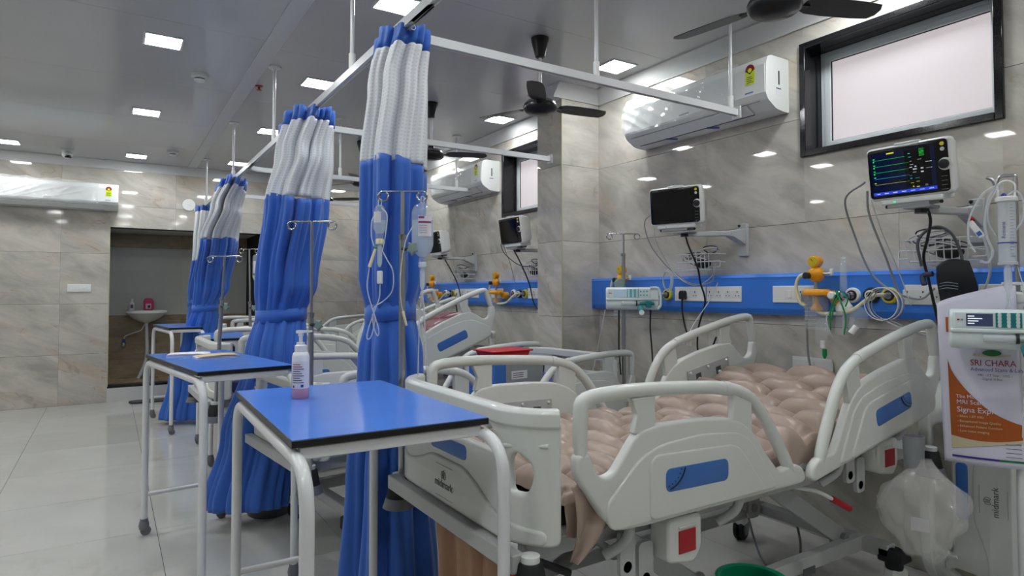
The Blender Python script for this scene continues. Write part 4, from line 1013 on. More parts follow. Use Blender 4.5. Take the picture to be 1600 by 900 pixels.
# ---------------------------------------------------------------- patient monitors, brackets, baskets
def rrect(x0, x1, z0, z1, r=.015, n=4): return [(p[0], p[1]) for p in fillet([(x0, z0), (x1, z0), (x1, z1), (x0, z1)], r, n, True)]
def monitor(label, x, y, z, rz, on=False, pitch=R(-6), wd=.34, ht=.235, rear=True):
    t = thing('patient_monitor', label, 'patient monitor', (x, y, z), rz, 'patient monitors on wall arms'); t.rotation_euler = (pitch, 0, rz)
    a, c = wd/2, ht/2
    def XZ(me, y0): return remap(me, lambda q: Vector((q.x, y0-q.z, q.y)))
    put('casing', XZ(plate_mesh(rrect(-a, a, -c, c, .022), (), .05, .012, 3), .02), 'white_plastic', t, sm=50)
    b = MB(); v = []
    for yy, k in ((.03, .97), (.09, .9), (.13, .72)): v += [(-a*k, yy, -c*k), (a*k, yy, -c*k), (a*k, yy, c*k), (-a*k, yy, c*k)]
    b.add(v, [(i*4+j, i*4+(j+1) % 4, (i+1)*4+(j+1) % 4, (i+1)*4+j) for i in range(2) for j in range(4)]+[(3, 2, 1, 0), (8, 9, 10, 11)]); b.build('rear_housing', 'white_plastic', t, bev=.012, seg=3)
    put('bezel', XZ(plate_mesh(rrect(-a+.008, a-.010, -c+.010, c-.008, .018), (), .006, .002, 1), -.006), 'bezel', t)
    sx0, sx1, sz0, sz1 = -a+.024, a-.058, -c+.024, c-.026
    s = MB().box(sx0, sx1, -.0105, -.008, sz0, sz1).build('screen', 'screen_on' if on else 'screen_off', t, sm=0)
    kx = a-.026
    MB().lathe([(.026, .0), (.026, -.012), (.022, -.014)], 26, (kx+.004, .0, .005), axis='y').build('knob_ring', 'white_plastic', t)
    MB().lathe([(.0195, -.01), (.019, -.024), (.01, -.026)], 26, (kx+.002, .0, .005), axis='y').build('knob', 'black_plastic', t)
    MB().lathe([(.009, 0), (.008, -.012)], 16, (kx-.003, 0, c-.028), axis='y', sy=1).build('alarm_button', 'yellow', t)
    MB().lathe([(.009, 0), (.008, -.012)], 16, (kx-.003, 0, c-.05), axis='y').build('silence_button', 'cable_white', t)
    for k in range(4): MB().box(kx-.014, kx+.008, -.0098, -.0085, -.045-.018*k+.0, -.0435-.018*k).build('button_mark', 'cable_grey', t, sm=0)
    MB().box(-.05, .05, .0, .03, c-.002, c+.008).build('alarm_light', 'white_plastic', t, bev=.004)
    # lower lip with feet and mounting plate
    MB().box(-a*.75, a*.75, .0, .11, -c-.022, -c+.006).build('chin', 'white_plastic', t, bev=.008)
    MB().box(-.10, .07, .0, .10, -c-.038, -c-.022).build('mount_plate', 'bed_grey', t, bev=.003)
    MB().sphere((-.11, .02, -c-.03), .008, 8, 6).build('foot', 'black_rubber', t); MB().sphere((.11, .02, -c-.03), .008, 8, 6).build('foot', 'black_rubber', t)
    MB().box(-.07, -.062, -.0015, .001, -c-.012, -c-.008).build('power_light', 'led_green' if on else 'grey_plastic', t, sm=0)
    if on:
        w_ = sx1-sx0; h = sz1-sz0
        def strip(u0, u1, v0, v1, m, nm='trace'): MB().box(sx0+w_*u0, sx0+w_*u1, -.0112, -.0104, sz0+h*v0, sz0+h*v1).build(nm, m, s, sm=0)
        strip(.54, .93, .12, .98, 'screen_off', 'value_column')
        for v, m in ((.84, 'glow_green'), (.69, 'glow_green'), (.545, 'glow_green'), (.40, 'glow_cyan'), (.26, 'glow_yellow')):
            strip(.04, .60, v, v+.004, m)
            strip(.03, .06, v+.03, v+.05, m, 'trace_label')
        for k in range(3): strip(.03, .048, .80-.148*k, .838-.148*k, 'glow_green', 'pulse')
        strip(.0, 1, 0, .075, 'glow_blue', 'menu_bar')
        for u in (.04, .18, .32, .46, .60, .74, .88): strip(u, u+.07, .028, .048, 'glow_white', 'menu_text')
        strip(.26, .38, .955, .985, 'glow_yellow', 'alarm_text')
        for k in range(6): strip(.77, .845, .80+.03*k, .815+.03*k, 'glow_green', 'value')
        for u0, u1, v0, v1, m in ((.60, .635, .88, .90, 'glow_cyan'), (.60, .65, .80, .815, 'glow_cyan'), (.62, .65, .70, .715, 'glow_white'), (.62, .67, .62, .635, 'glow_white'), (.61, .65, .56, .575, 'glow_white'), (.69, .72, .56, .59, 'glow_white'), (.74, .80, .72, .73, 'glow_white'), (.66, .72, .50, .53, 'glow_white'), (.78, .82, .50, .53, 'glow_white'), (.86, .95, .64, .65, 'glow_white'), (.66, .71, .44, .45, 'glow_white'), (.78, .82, .42, .45, 'glow_white'), (.60, .64, .37, .385, 'glow_cyan'), (.61, .64, .30, .325, 'glow_cyan'), (.69, .75, .30, .312, 'glow_cyan'), (.61, .66, .20, .215, 'glow_yellow'), (.70, .75, .22, .232, 'glow_yellow'), (.64, .66, .11, .14, 'glow_yellow'), (.70, .74, .10, .115, 'glow_yellow'), (.86, .95, .50, .507, 'glow_white')):
            strip(u0, u1, v0, v1, m, 'value')
        strip(.83, .87, .11, .15, 'poster_tan', 'icon')
    return t
def bracket(label, y, z, ym, xm, zm):
    t = thing('monitor_arm', label, 'monitor arm', (W, y, z), 0, 'wall arms carrying the monitors')
    MB().box(-.028, 0, -.03, .03, -.17, .03).build('wall_channel', 'bed_metal', t, bev=.004)
    MB().prism([(-.03, .0), (-.15, -.02), (-.15, -.055), (-.03, -.10)], -.028, .028).build('arm_base', 'bed_metal', t, bev=.004)
    dx, dy, dz = xm-W+.06, ym-y, zm-z
    MB().bar((-.13, 0, -.035), (dx+.02, dy, -.035), .045, .03).build('arm', 'bed_metal', t, bev=.005)
    MB().lathe([(.024, -.05), (.024, dz-.02)], 16, (dx, dy, 0)).build('swivel', 'black_plastic', t)
    MB().box(dx-.05, dx+.04, dy-.06, dy+.05, dz-.026, dz-.014).build('tilt_plate', 'bed_grey', t, bev=.003)
    MB().sphere((-.03, .02, .018), .009, 8, 6).build('bolt', 'black_plastic', t)
def basket(label, y, z, wd, seed, cuff=True):
    t = thing('wire_basket', label, 'wire basket', (W-.02, y, z), 0, 'wire accessory baskets')
    d, h = .15, .10; r = .003
    for zz, s in ((h, 1.0), (h*.5, .95), (0, .88)):
        o = MB().tube(fillet([(0, -wd/2*s, zz), (-d*s, -wd/2*s, zz), (-d*s, wd/2*s, zz), (0, wd/2*s, zz)], .03, 4), r, 6).build('wire', 'wire_white', t, sm=60)
    n = 8
    for k in range(n+1):
        yy = (-.5+k/n)*wd*.92; MB().tube(fillet([(-.005, yy*.9, 0), (-d*.88, yy*.9, 0), (-d, yy, h+.004)], .012, 3), r*.9, 6).build('wire', 'wire_white', t, sm=60)
    MB().tube([(-d*.5, -wd*.44, 0), (-d*.5, wd*.44, 0)], r, 6).build('wire', 'wire_white', t)
    for s in (-1, 1): MB().tube(fillet([(-.10, s*wd*.45, h*.55), (-.10, s*(wd*.45+.05), h*.55), (-.10, s*(wd*.45+.05), h*.15), (-.10, s*wd*.44, h*.15)], .01, 3), r, 6).build('side_hook', 'wire_white', t)
    # coiled leads lying inside
    rnd = random.Random(seed)
    for k in range(7):
        cx, cy, rr = -.07+rnd.uniform(-.02, .02), rnd.uniform(-wd*.25, wd*.25), rnd.uniform(.04, .065)
        pts = [(cx+rr*.7*math.cos(a*.8+k), cy+rr*1.3*math.sin(a*.8+k), .03+.012*k+.05*abs(math.sin(a*.4+k))) for a in range(0, 17)]
        MB().tube(smooth(pts, 3), .0035, 6).build('coiled_lead', ('cable_grey', 'cable_white', 'black_plastic', 'navy')[k % 4], t, sm=80)
    MB().sphere((-.08, -wd*.1, .04), (.04, .06, .03), 14, 8).build('cable_bundle', 'black_rubber', t)
    return t
mons = [('patient monitor above the nearest bed with coloured traces on screen', 2.90, 1.365, 1.868, -90, True, 'by the nearest bed'), ('patient monitor with blank screen above the second bed', 2.94, 2.735, 1.875, -72, False, 'by the second bed'),
        ('patient monitor just left of the pillar', 2.88, 4.54, 1.865, -90, False, 'beyond the pillar'), ('patient monitor behind the clear drip bottle', 2.88, 6.05, 1.865, -90, False, 'behind the drip bottle')]
for i, (l, x, y, z, rz, on, n) in enumerate(mons):
    monitor(l, x, y, z, R(rz), on, pitch=R((8, 5, 8, 8)[i]))
    yb = y+(-.10, -.22, -.12, -.12)[i]
    bracket('grey monitor arm '+n, yb, 1.735, y-.02, x, 1.73)
    basket('wire basket of leads '+n, (1.375, 2.79, 4.70, 6.05)[i], 1.485, .29, i)
# leads and cables from the monitors
def cable(name, label, pts, r, m, cat='cable', n=6, group='cables behind the beds'):
    o = MB().tube(smooth(pts, n), r, 7).build(name, m, None, sm=80); return tag(o, label, cat, group)
cable('grey_lead', 'outer thick grey lead looping down from the lit monitor', [(2.88, 1.54, 1.84), (2.93, 1.66, 1.78), (3.08, 1.70, 1.62), (3.17, 1.68, 1.45), (3.19, 1.60, 1.36), (3.20, 1.47, 1.31), (3.2, 1.40, 1.36)], .005, 'cable_grey')
cable('grey_lead', 'inner grey lead dropping from the lit monitor in front of the panel', [(2.88, 1.53, 1.80), (2.95, 1.56, 1.70), (3.08, 1.56, 1.52), (3.18, 1.555, 1.36), (3.19, 1.53, 1.30)], .005, 'cable_grey')
cable('thin_lead', 'thin pale lead hanging beside the inner grey lead of the lit monitor', [(2.89, 1.52, 1.76), (3.0, 1.53, 1.62), (3.15, 1.525, 1.42), (3.19, 1.50, 1.28)], .0025, 'cable_white')
t = thing('coiled_lead', 'coil of thin grey lead hanging over the yellow gas outlet', 'cable', (PX-.09, 1.60, 1.285), 0)
for k in range(4): MB().tube(ring((-.004*k, .008*k-.012, .0), .075+.004*(k % 2), 26, 'yz'), .0028, 6, True).build('loop', ('cable_grey', 'cable_white')[k % 2], t, sm=80)
hose([(0, .02, -.07), (-.01, -.08, -.11), (0, -.2, -.125), (.02, -.28, -.11)], .003, 'cable_white', 'tail', t)
hose([(0, .0, -.07), (-.01, -.06, -.09), (0, -.14, -.13), (.02, -.2, -.15)], .003, 'cable_grey', 'tail', t)
cable('power_cable', 'black cable running down from the lit monitor past the cuff', [(2.95, 1.33, 1.745), (3.0, 1.325, 1.66), (3.05, 1.36, 1.58), (3.1, 1.40, 1.50), (3.13, 1.395, 1.40), (3.15, 1.385, 1.30), (3.2, 1.38, 1.16)], .0065, 'black_plastic')
cable('power_cable', 'thick dark cable arching over the wire basket by the nearest bed', [(3.08, 1.40, 1.46), (3.05, 1.40, 1.57), (3.06, 1.34, 1.63), (3.08, 1.28, 1.60), (3.1, 1.25, 1.50), (3.1, 1.25, 1.42)], .0065, 'dark_grey')
t = thing('pressure_cuff', 'dark blood pressure cuff hanging from the basket by the nearest bed', 'blood pressure cuff', (3.10, 1.285, 1.355), R(-90))
def cuf(u, v):
    x = -.075+.15*u+.02*math.sin(v*3); z = .10-.24*v+.02*math.sin(u*3.1)+.02*u; return (x*(.65+.35*math.sin(math.pi*(.2+.7*v))), -.03*math.sin(math.pi*u)-.01*math.sin(v*6), z)
MB().grid(cuf, 18, 20).build('cuff', 'cuff', t, sm=80).modifiers.new('th', 'SOLIDIFY').thickness = .02
for k in range(3): hose([(-.03, -.052, .0+.012*k), (0, -.055, .006+.012*k), (.04, -.05, .0+.012*k)], .0012, 'cuff_print', 'print_line', t)
hose([(-.07, -.02, .07), (-.11, -.02, .06), (-.10, -.03, .02)], .012, 'navy', 'strap', t)
t = thing('finger_sensor', 'white finger sensor clip dangling right of the basket', 'sensor', (3.0, 1.155, 1.60), R(-62)); t.rotation_euler = (0, R(58), R(-75))
MB().box(-.04, .04, -.01, .01, -.012, .012).build('clip', 'plate_white', t, bev=.004); MB().box(.012, .03, -.0108, -.0098, -.008, .008).build('clip_mark', 'blue_inset', t, sm=0)
MB().sphere((-.045, 0, .012), (.014, .009, .009), 10, 6).build('red_end', 'red', t)
cable('sensor_lead', 'pale twin lead falling from the finger sensor', [(3.0, 1.13, 1.57), (3.03, 1.125, 1.50), (3.08, 1.14, 1.42), (3.14, 1.19, 1.33)], .005, 'cable_white')
cable('grey_lead', 'grey lead looping from the blank monitor to the second bed panel', [(2.93, 2.90, 1.85), (2.95, 3.01, 1.80), (3.02, 3.03, 1.66), (3.1, 2.98, 1.53), (3.16, 2.93, 1.46), (3.17, 2.83, 1.40), (3.18, 2.72, 1.39), (3.17, 2.64, 1.42), (3.14, 2.62, 1.50)], .004, 'cable_grey')
cable('grey_lead', 'thin grey lead beside the loop of the blank monitor', [(2.94, 2.90, 1.80), (2.98, 2.95, 1.70), (3.1, 2.97, 1.55), (3.16, 2.90, 1.43), (3.18, 2.78, 1.385), (3.18, 2.66, 1.44), (3.15, 2.60, 1.52)], .003, 'cable_white')
t = thing('coiled_lead', 'oval coil of white lead hanging left of the blank monitor', 'cable', (3.14, 2.985, 1.42), 0)
for k in range(3): MB().tube([(p[0]-.004*k, p[1]*.55+.003*k, p[2]) for p in ring((0, 0, 0), .075-.006*k, 24, 'yz')], .0028, 6, True).build('loop', 'cable_white', t, sm=80)
cable('power_cable', 'black cable dropping from the blank monitor behind the second bed', [(3.0, 2.72, 1.74), (3.03, 2.715, 1.64), (3.12, 2.72, 1.50), (3.17, 2.74, 1.40), (3.2, 2.73, 1.28), (3.22, 2.80, 1.12), (3.24, 2.83, .98), (3.24, 2.80, .90), (3.23, 2.76, .90), (3.22, 2.70, .98), (3.22, 2.66, 1.06)], .006, 'black_plastic')
t = thing('power_plug', 'black plug in the socket behind the second bed', 'plug', (PX-.012, 2.93, 1.325), R(-90))
MB().prism(fillet([(-.024, -.03), (.024, -.03), (.026, .01), (.016, .028), (-.016, .028), (-.026, .01)], .006, 3, True), -.03, 0).build('plug_body', 'black_plastic', t, bev=.004)
hose([(0, -.02, -.03), (0, -.022, -.10), (.02, -.02, -.2), (.05, -.02, -.28)], .006, 'black_plastic', 'cord', t)
t = thing('power_plug', 'grey plug with long grey cord beside the nearest regulator', 'plug', (PX-.012, 2.045, 1.32), R(-90))
MB().prism(fillet([(-.024, -.03), (.024, -.03), (.026, .01), (.016, .028), (-.016, .028), (-.026, .01)], .006, 3, True), -.03, 0).build('plug_body', 'grey_plastic', t, bev=.004)
hose([(0, -.02, -.03), (.002, -.02, -.15), (.0, -.01, -.3), (.008, 0, -.39)], .006, 'cable_grey', 'cord', t)
for y, l in ((4.78, 'black cable beside the pillar behind the third bed'), (6.16, 'black cable behind the fourth bed')):
    cable('power_cable', l, [(2.95, y-.15, 1.74), (3.06, y-.12, 1.6), (3.18, y-.08, 1.42), (3.22, y-.1, 1.24), (3.25, y-.22, 1.12), (3.26, y-.32, 1.0), (3.26, y-.30, .92), (3.26, y-.36, .98)], .006, 'black_plastic')
cable('power_cable', 'black cord hanging from the socket behind the fourth bed', [(3.22, 6.19, 1.33), (3.21, 6.19, 1.26), (3.22, 6.17, 1.1), (3.24, 6.16, .95)], .006, 'black_plastic')
cable('grey_lead', 'grey lead looping from the monitor left of the pillar', [(2.88, 4.70, 1.76), (2.92, 4.70, 1.68), (3.0, 4.6, 1.58), (3.08, 4.48, 1.56)], .004, 'dark_grey')
cable('thin_lead', 'thin lead dropping from the monitor left of the pillar', [(2.90, 4.69, 1.75), (3.0, 4.74, 1.6), (3.14, 4.86, 1.40), (3.18, 4.9, 1.28)], .0025, 'cable_grey')
# ---------------------------------------------------------------- drip poles, bags and pumps
CA = R(-32.5)
def iv_pole(label, x, y, z0, zm, zt, ang=CA, half=.095, hook='ring', knob=True, lean=(0, 0), ztop=None):
    t = thing('drip_pole', label, 'drip pole', (x, y, 0), ang, 'steel drip poles'); lx, ly = lean
    def L(z): k = (z-z0)/(zt-z0); return (lx*k, ly*k, z)
    MB().tube([L(z0), L(zm)], .0125, 14).build('lower_tube', 'steel', t)
    MB().lathe([(.0155, zm-.012), (.0155, zm+.006), (.009, .008+zm)], 14, (L(zm)[0], L(zm)[1], 0)).build('collar', 'chrome', t)
    MB().tube([L(zm-.02), L(zt)], .0075, 12).build('upper_rod', 'steel', t)
    a = L(zt); r = .019
    if hook == 'ring':
        for s in (-1, 1):
            p = [(a[0]+s*.004, a[1], zt), (a[0]+s*(half-.02), a[1], zt)]+[(a[0]+s*(half-.02)+s*r*math.sin(R(q)), a[1]+.004*q/360, zt-r+r*math.cos(R(q))) for q in range(20, 341, 20)]
            MB().tube(p, .0042, 8).build('hook_arm', 'chrome', t, sm=60)
    else:
        MB().tube(fillet([a, (a[0]-.05, a[1], zt+.005), (a[0]-.075, a[1], zt-.03)], .02, 4), .006, 8).build('hook_arm', 'steel', t, sm=60)
        MB().tube(fillet([(a[0]-.075, a[1], zt-.03), (a[0]-.085, a[1], zt-.002), (a[0]-.105, a[1], zt+.004)], .02, 4), .006, 8).build('hook_arm', 'steel', t, sm=60)
    if knob:
        k = L(zm-.05); MB().tube([(k[0], k[1]-.005, k[2]), (k[0]+.03, k[1]-.02, k[2])], .008, 10).build('knob_screw', 'black_plastic', t)
        pts = [(k[0]+.042+.024*(1 if i % 2 else .55)*math.cos(R(i*36+18)), k[2]+.032*(1 if i % 2 else .6)*math.sin(R(i*36+18))) for i in range(10)]
        MB().prism(pts, k[1]-.034, k[1]-.012).build('clamp_knob', 'jaw_green', t, bev=.005)
    return t
iv_pole('steel drip pole carrying two drip bottles at the foot of the nearest bed', .955, 2.29, .555, 1.56, 1.735)
iv_pole('empty steel drip pole in front of the second curtain', .797, 3.0, .45, 1.24, 1.675, half=.115)
iv_pole('empty steel drip pole in front of the third curtain', .582, 4.47, .55, 1.30, 1.575, half=.115, lean=(.05, 0))
iv_pole('steel drip pole with lime-coloured drip bag left of the second curtain', 1.08, 6.05, .5, 1.25, 1.73, half=.09, lean=(-.03, 0))
iv_pole('steel drip pole holding the infusion pump behind the second bed', 2.965, 3.23, .48, 1.60, 1.742, half=.115, knob=False)
# stand at the right edge: steel rod in a thick white tube on a five-foot base
t = thing('drip_stand', 'drip stand with thick white tube at the right edge', 'drip stand', (2.973, 1.009, 0), R(-68))
MB().tube([(0, 0, .06), (0, 0, 1.31)], .0165, 16).build('white_tube', 'white_paint_metal', t)
MB().tube([(0, 0, 1.30), (0, 0, 1.785)], .008, 12).build('steel_rod', 'steel', t)
MB().lathe([(.017, 1.30), (.022, 1.31), (.022, 1.335), (.012, 1.345)], 16).build('collar', 'plate_white', t)
MB().box(-.05, .05, -.012, .012, 1.37, 1.382).build('cross_clamp', 'plate_white', t, bev=.003)
MB().tube(fillet([(0, 0, 1.78), (0, 0, 1.80), (-.05, 0, 1.80), (-.062, 0, 1.765)], .012, 4), .0065, 8).build('hook_arm', 'steel', t, sm=60)
MB().tube(fillet([(-.062, 0, 1.765), (-.072, 0, 1.79), (-.09, 0, 1.80)], .012, 4), .0065, 8).build('hook_arm', 'steel', t, sm=60)
for k in range(5):
    a = R(72*k+20); MB().tube([(0, 0, .07), (.22*math.cos(a), .22*math.sin(a), .06)], .013, 10).build('foot', 'white_paint_metal', t)
    MB().lathe([(.022, -.012), (.022, .012)], 16, (.22*math.cos(a), .22*math.sin(a), .023), axis='y').build('caster', 'caster_grey', t)
# big clear bottle and small bottle on the first pole
def on_pole(dx, dz): # points on the crossbar of the first pole
    c, s = math.cos(CA), math.sin(CA); return (.955+c*dx, 2.29+s*dx, dz)
def drip_bottle(label, dx, zt, r, h, fill, lab, small=False):
    t = thing('drip_bottle', label, 'drip bottle', on_pole(dx, 0)[:2]+(0,), CA, None)
    z1 = zt
    MB().tube(fillet([(-.006, 0, z1+.004), (-.006, 0, z1+.03), (.006, 0, z1+.03), (.006, 0, z1+.004)], .006, 3), .0022, 6).build('hanger_loop', 'clear_tube', t)
    pr = [(.006, z1+.008), (.012, z1+.004), (r*.75, z1-.006), (r, z1-.028), (r, z1-h*.78), (r*.82, z1-h*.90), (.016, z1-h), (.013, z1-h-.025)]
    MB().lathe(pr, 26, sy=.62).build('bottle_shell', 'clear', t, sm=60)
    zf = z1-.028-(h*.6)*(1-fill)
    MB().lathe([(r*.97, zf), (r*.965, z1-h*.78), (r*.79, z1-h*.9), (.014, z1-h)], 26, sy=.6).build('fluid', 'fluid', t, sm=60)
    w_ = r*.62
    def lb(u0, u1, z0_, z1_, m, k, nm):
        MB().grid(lambda u, v: ((u0+(u1-u0)*u), -math.sqrt(max(0, (r+.0008+k*.0004)**2-(u0+(u1-u0)*u)**2))*.62-.0006*k, z0_+(z1_-z0_)*v), 10, 1).build(nm, m, t, sm=80)
    if lab:
        lb(-r*.3, r*.86, z1-h*.62, z1-h*.24, 'paper', 1, 'label'); lb(-r*.28, r*.84, z1-h*.37, z1-h*.335, 'label_purple', 2, 'label_band'); lb(-r*.28, r*.25, z1-h*.285, z1-h*.245, 'label_purple', 2, 'label_band')
        for k in range(5): lb(-r*.2, r*.5, z1-h*(.42+.035*k), z1-h*(.413+.035*k), 'ink', 2, 'label_line')
    else: lb(-r*.8, r*.3, z1-h*.6, z1-h*.2, 'paper', 1, 'label')
    MB().lathe([(.014, z1-h-.02), (.016, z1-h-.024), (.016, z1-h-.04), (.01, z1-h-.044)], 16).build('cap', 'cream_tube' if small else 'clear_tube', t)
    MB().lathe([(.006, z1-h-.04), (.010, z1-h-.06), (.010, z1-h-.115), (.004, z1-h-.13)], 14).build('drip_chamber', 'clear_tube', t)
    return t
b1 = drip_bottle('large clear drip bottle with purple label on the right hook', .078, 1.685, .043, .205, .72, True)
hose([(0, 0, 1.35), (.01, -.01, 1.25), (.015, -.01, 1.14), (.02, 0, 1.02), (.03, .02, .9)], .0025, 'clear_tube', 'drip_line', b1)
hose([(-.0, 0, 1.35), (-.01, .0, 1.25), (-.015, .01, 1.1), (-.02, .02, .95)], .0025, 'clear_tube', 'drip_line', b1)
hose([(-.03, -.03, 1.60), (-.06, -.03, 1.54), (-.078, -.03, 1.43), (-.078, -.03, 1.32), (-.07, -.03, 1.27)], .0025, 'clear_tube', 'drip_line', b1)
MB().tube([(-.07, -.03, 1.27), (-.055, -.03, 1.215)], [.006, .004], 8).build('connector', 'cream_tube', b1)
b2 = drip_bottle('small drip bottle with coiled tubing on the left hook', -.088, 1.675, .026, .105, .6, False, True)
hose([(.006, 0, 1.67), (.03, -.01, 1.64), (.024, -.012, 1.56), (.012, -.01, 1.50)], .0025, 'clear_tube', 'drip_line', b2)
hose([(-.006, 0, 1.66), (-.028, -.01, 1.62), (-.03, -.01, 1.56), (-.02, -.01, 1.52)], .0025, 'clear_tube', 'drip_line', b2)
MB().box(-.008, .012, -.012, .008, 1.375, 1.425).build('roller_clamp', 'plate_white', b2, bev=.003)
MB().tube([(-.014, -.012, 1.51), (-.036, -.014, 1.44)], [.005, .007], 8).build('connector', 'cream_tube', b2); MB().sphere((-.012, -.012, 1.515), .006, 8, 6).build('green_cap', 'green_strap', b2)
hose([(.002, 0, 1.375), (0, -.005, 1.32), (-.02, -.01, 1.26), (-.04, -.01, 1.20), (-.045, -.01, 1.165), (-.03, -.01, 1.17), (-.015, -.01, 1.23), (-.02, -.01, 1.28), (.02, -.012, 1.31), (.052, -.012, 1.35), (.055, -.012, 1.42), (.03, -.01, 1.47), (.014, -.01, 1.50)], .0025, 'clear_tube', 'drip_line', b2)
hose([(-.036, -.014, 1.44), (-.045, -.012, 1.36), (-.025, -.01, 1.28), (.0, -.01, 1.20), (-.005, -.01, 1.175), (-.02, -.01, 1.21), (-.024, -.01, 1.26)], .0025, 'clear_tube', 'drip_line', b2)
t = thing('drip_bag', 'drip bag with lime-coloured fluid beside the second curtain', 'drip bag', (1.08+.055, 6.015, 0), CA)
MB().lathe([(.012, 1.70), (.06, 1.67), (.065, 1.62), (.065, 1.48), (.05, 1.44), (.015, 1.41), (.012, 1.37)], 24, sy=.4).build('bag_shell', 'clear', t, sm=60)
MB().lathe([(.062, 1.49), (.06, 1.475), (.045, 1.445), (.012, 1.41), (.010, 1.36)], 24, sy=.42).build('lime_fluid', 'lime_fluid', t, sm=60)
MB().box(-.045, .045, -.03, -.027, 1.51, 1.62).build('label', 'paper', t, bev=.001)
MB().lathe([(.008, 1.37), (.012, 1.33), (.012, 1.24), (.004, 1.22)], 14).build('drip_chamber', 'clear_tube', t)
hose([(0, 0, 1.22), (.02, 0, 1.1), (.05, 0, .95)], .003, 'clear_tube', 'drip_line', t)

def syringe_pump(label, x, y, z, rz, wd=.345, group='syringe pumps'):
    t = thing('syringe_pump', label, 'syringe pump', (x, y, z), rz, group); a = wd/2
    MB().prism(fillet([(-.06, -.075), (.045, -.075), (.06, -.05), (.05, .07), (-.05, .075), (-.075, .05), (-.08, -.045)], .02, 4, True), -a, a, 'yz').build('casing', 'pump_white', t, bev=.008)
    MB().add([], []) if False else None
    f = MB().box(-a+.01, a-.055, -.083, -.07, .0, .066).build('control_face', 'pump_white', t, bev=.006)
    MB().box(-a+.05, -a+.13, -.085, -.083, .012, .058).build('display', 'lcd_blue' if rz < R(-50) else 'lcd_grey', f, sm=0)
    if rz < R(-50):
        for k in range(4): MB().box(-a+.055, -a+.075+.012*(k % 3), -.0858, -.0848, .02+.009*k, .0235+.009*k).build('display_text', 'glow_white', f, sm=0)
    MB().box(-a+.138, -a+.215, -.0846, -.083, .008, .062).build('keypad', 'teal' if rz < R(-50) else 'teal_keys', f, bev=.001)
    for i in range(3):
        for j in range(4): MB().lathe([(.0062, 0), (.0055, -.003)], 10, (-a+.15+.0265*i, -.0846, .016+.0125*j), axis='y', sx=1.5).build('key', 'pump_white', f)
    for i in range(3):
        for j in range(2): MB().lathe([(.006, 0), (.005, -.002)], 10, (-a+.228+.02*i, -.083, .022+.025*j), axis='y').build('key', 'teal_keys', f)
    for i in range(2): MB().box(-a+.022+.011*i, -a+.03+.011*i, -.0838, -.083, .032, .038).build('indicator', ('red', 'bed_grey')[i], f, sm=0)
    MB().box(-a, a, -.088, -.07, -.012, .002).build('ridge', 'pump_white', t, bev=.004)
    MB().tube([(-a+.10, -.088, -.032), (-a+.22, -.088, -.032)], .0135, 14).build('syringe_barrel', 'clear_tube', t)
    MB().tube([(-a+.195, -.088, -.032), (-a+.205, -.088, -.032)], .018, 14).build('syringe_flange', 'black_plastic', t)
    MB().tube([(-a+.205, -.088, -.032), (a-.03, -.088, -.032)], .011, 12).build('plunger', 'teal', t)
    MB().box(a-.085, a-.05, -.11, -.07, -.06, -.012).build('plunger_driver', 'teal', t, bev=.005)
    MB().tube([(-a+.225, -.10, -.06), (-a+.23, -.125, -.085)], .02, 14).build('barrel_clamp', 'teal', t)
    MB().lathe([(.017, 0), (.017, -.004)], 14, (-a+.23, -.135, -.09), axis='y').build('clamp_end', 'pump_white', t)
    p = fillet([(a-.055, -.07, .07), (a+.0, -.07, .072), (a+.012, -.07, .03), (a+.012, -.07, -.05), (a-.01, -.07, -.07)], .02, 4)
    MB().tube(p, .009, 10).build('carry_handle', 'pump_white', t)
    MB().box(-.02, .03, .05, .085, -.03, .03).build('pole_clamp', 'dark_grey', t, bev=.006)
    return t
syringe_pump('white syringe pump on the pole behind the second bed', 2.965, 3.15, 1.30, R(-41))
syringe_pump('white syringe pump with lit display on the stand at the right edge', 2.835, 1.005, 1.205, R(-65))
t = thing('pump_clamp', 'grey-green clamp knob above the pump behind the second bed', 'clamp', (2.95, 3.255, 1.40), CA)
MB().prism([(-.03, -.04), (.03, -.04), (.035, .02), (.02, .04), (-.02, .035), (-.04, .01)], -.05, -.015).build('clamp_jaw', 'jaw_green', t, bev=.008)
for pts, l in (([(2.86, 3.30, 1.22), (2.83, 3.33, 1.0), (2.80, 3.36, .8)], 'pale line hanging left of the pump behind the second bed'),):
    cable('drip_line', l, pts, .003, 'cable_white', 'tube')
cable('power_cable', 'black cable hanging under the left of the infusion pump', [(2.93, 3.24, 1.22), (2.935, 3.245, 1.1), (2.93, 3.24, .95), (2.94, 3.235, .78)], .0055, 'black_plastic')
cable('power_cable', 'black cable hanging under the right of the infusion pump', [(3.09, 3.10, 1.23), (3.09, 3.105, 1.1), (3.10, 3.10, .95), (3.10, 3.09, .75)], .0055, 'black_plastic')
cable('pale_lead', 'pale lead sagging from the panel to the far raised rail of the nearest bed', [(3.19, 2.62, 1.40), (3.15, 2.66, 1.28), (3.08, 2.72, 1.14), (2.9, 2.62, 1.05), (2.56, 2.36, 1.06)], .003, 'cable_white')
t = thing('rail_clip', 'white clip on the far raised rail of the nearest bed', 'clip', (2.62, 2.345, 1.105), 0)
MB().sphere((0, 0, 0), (.05, .03, .018), 16, 8).build('clip_body', 'white_plastic', t); MB().lathe([(.012, -.05), (.018, 0)], 12).build('clip_stem', 'white_plastic', t)

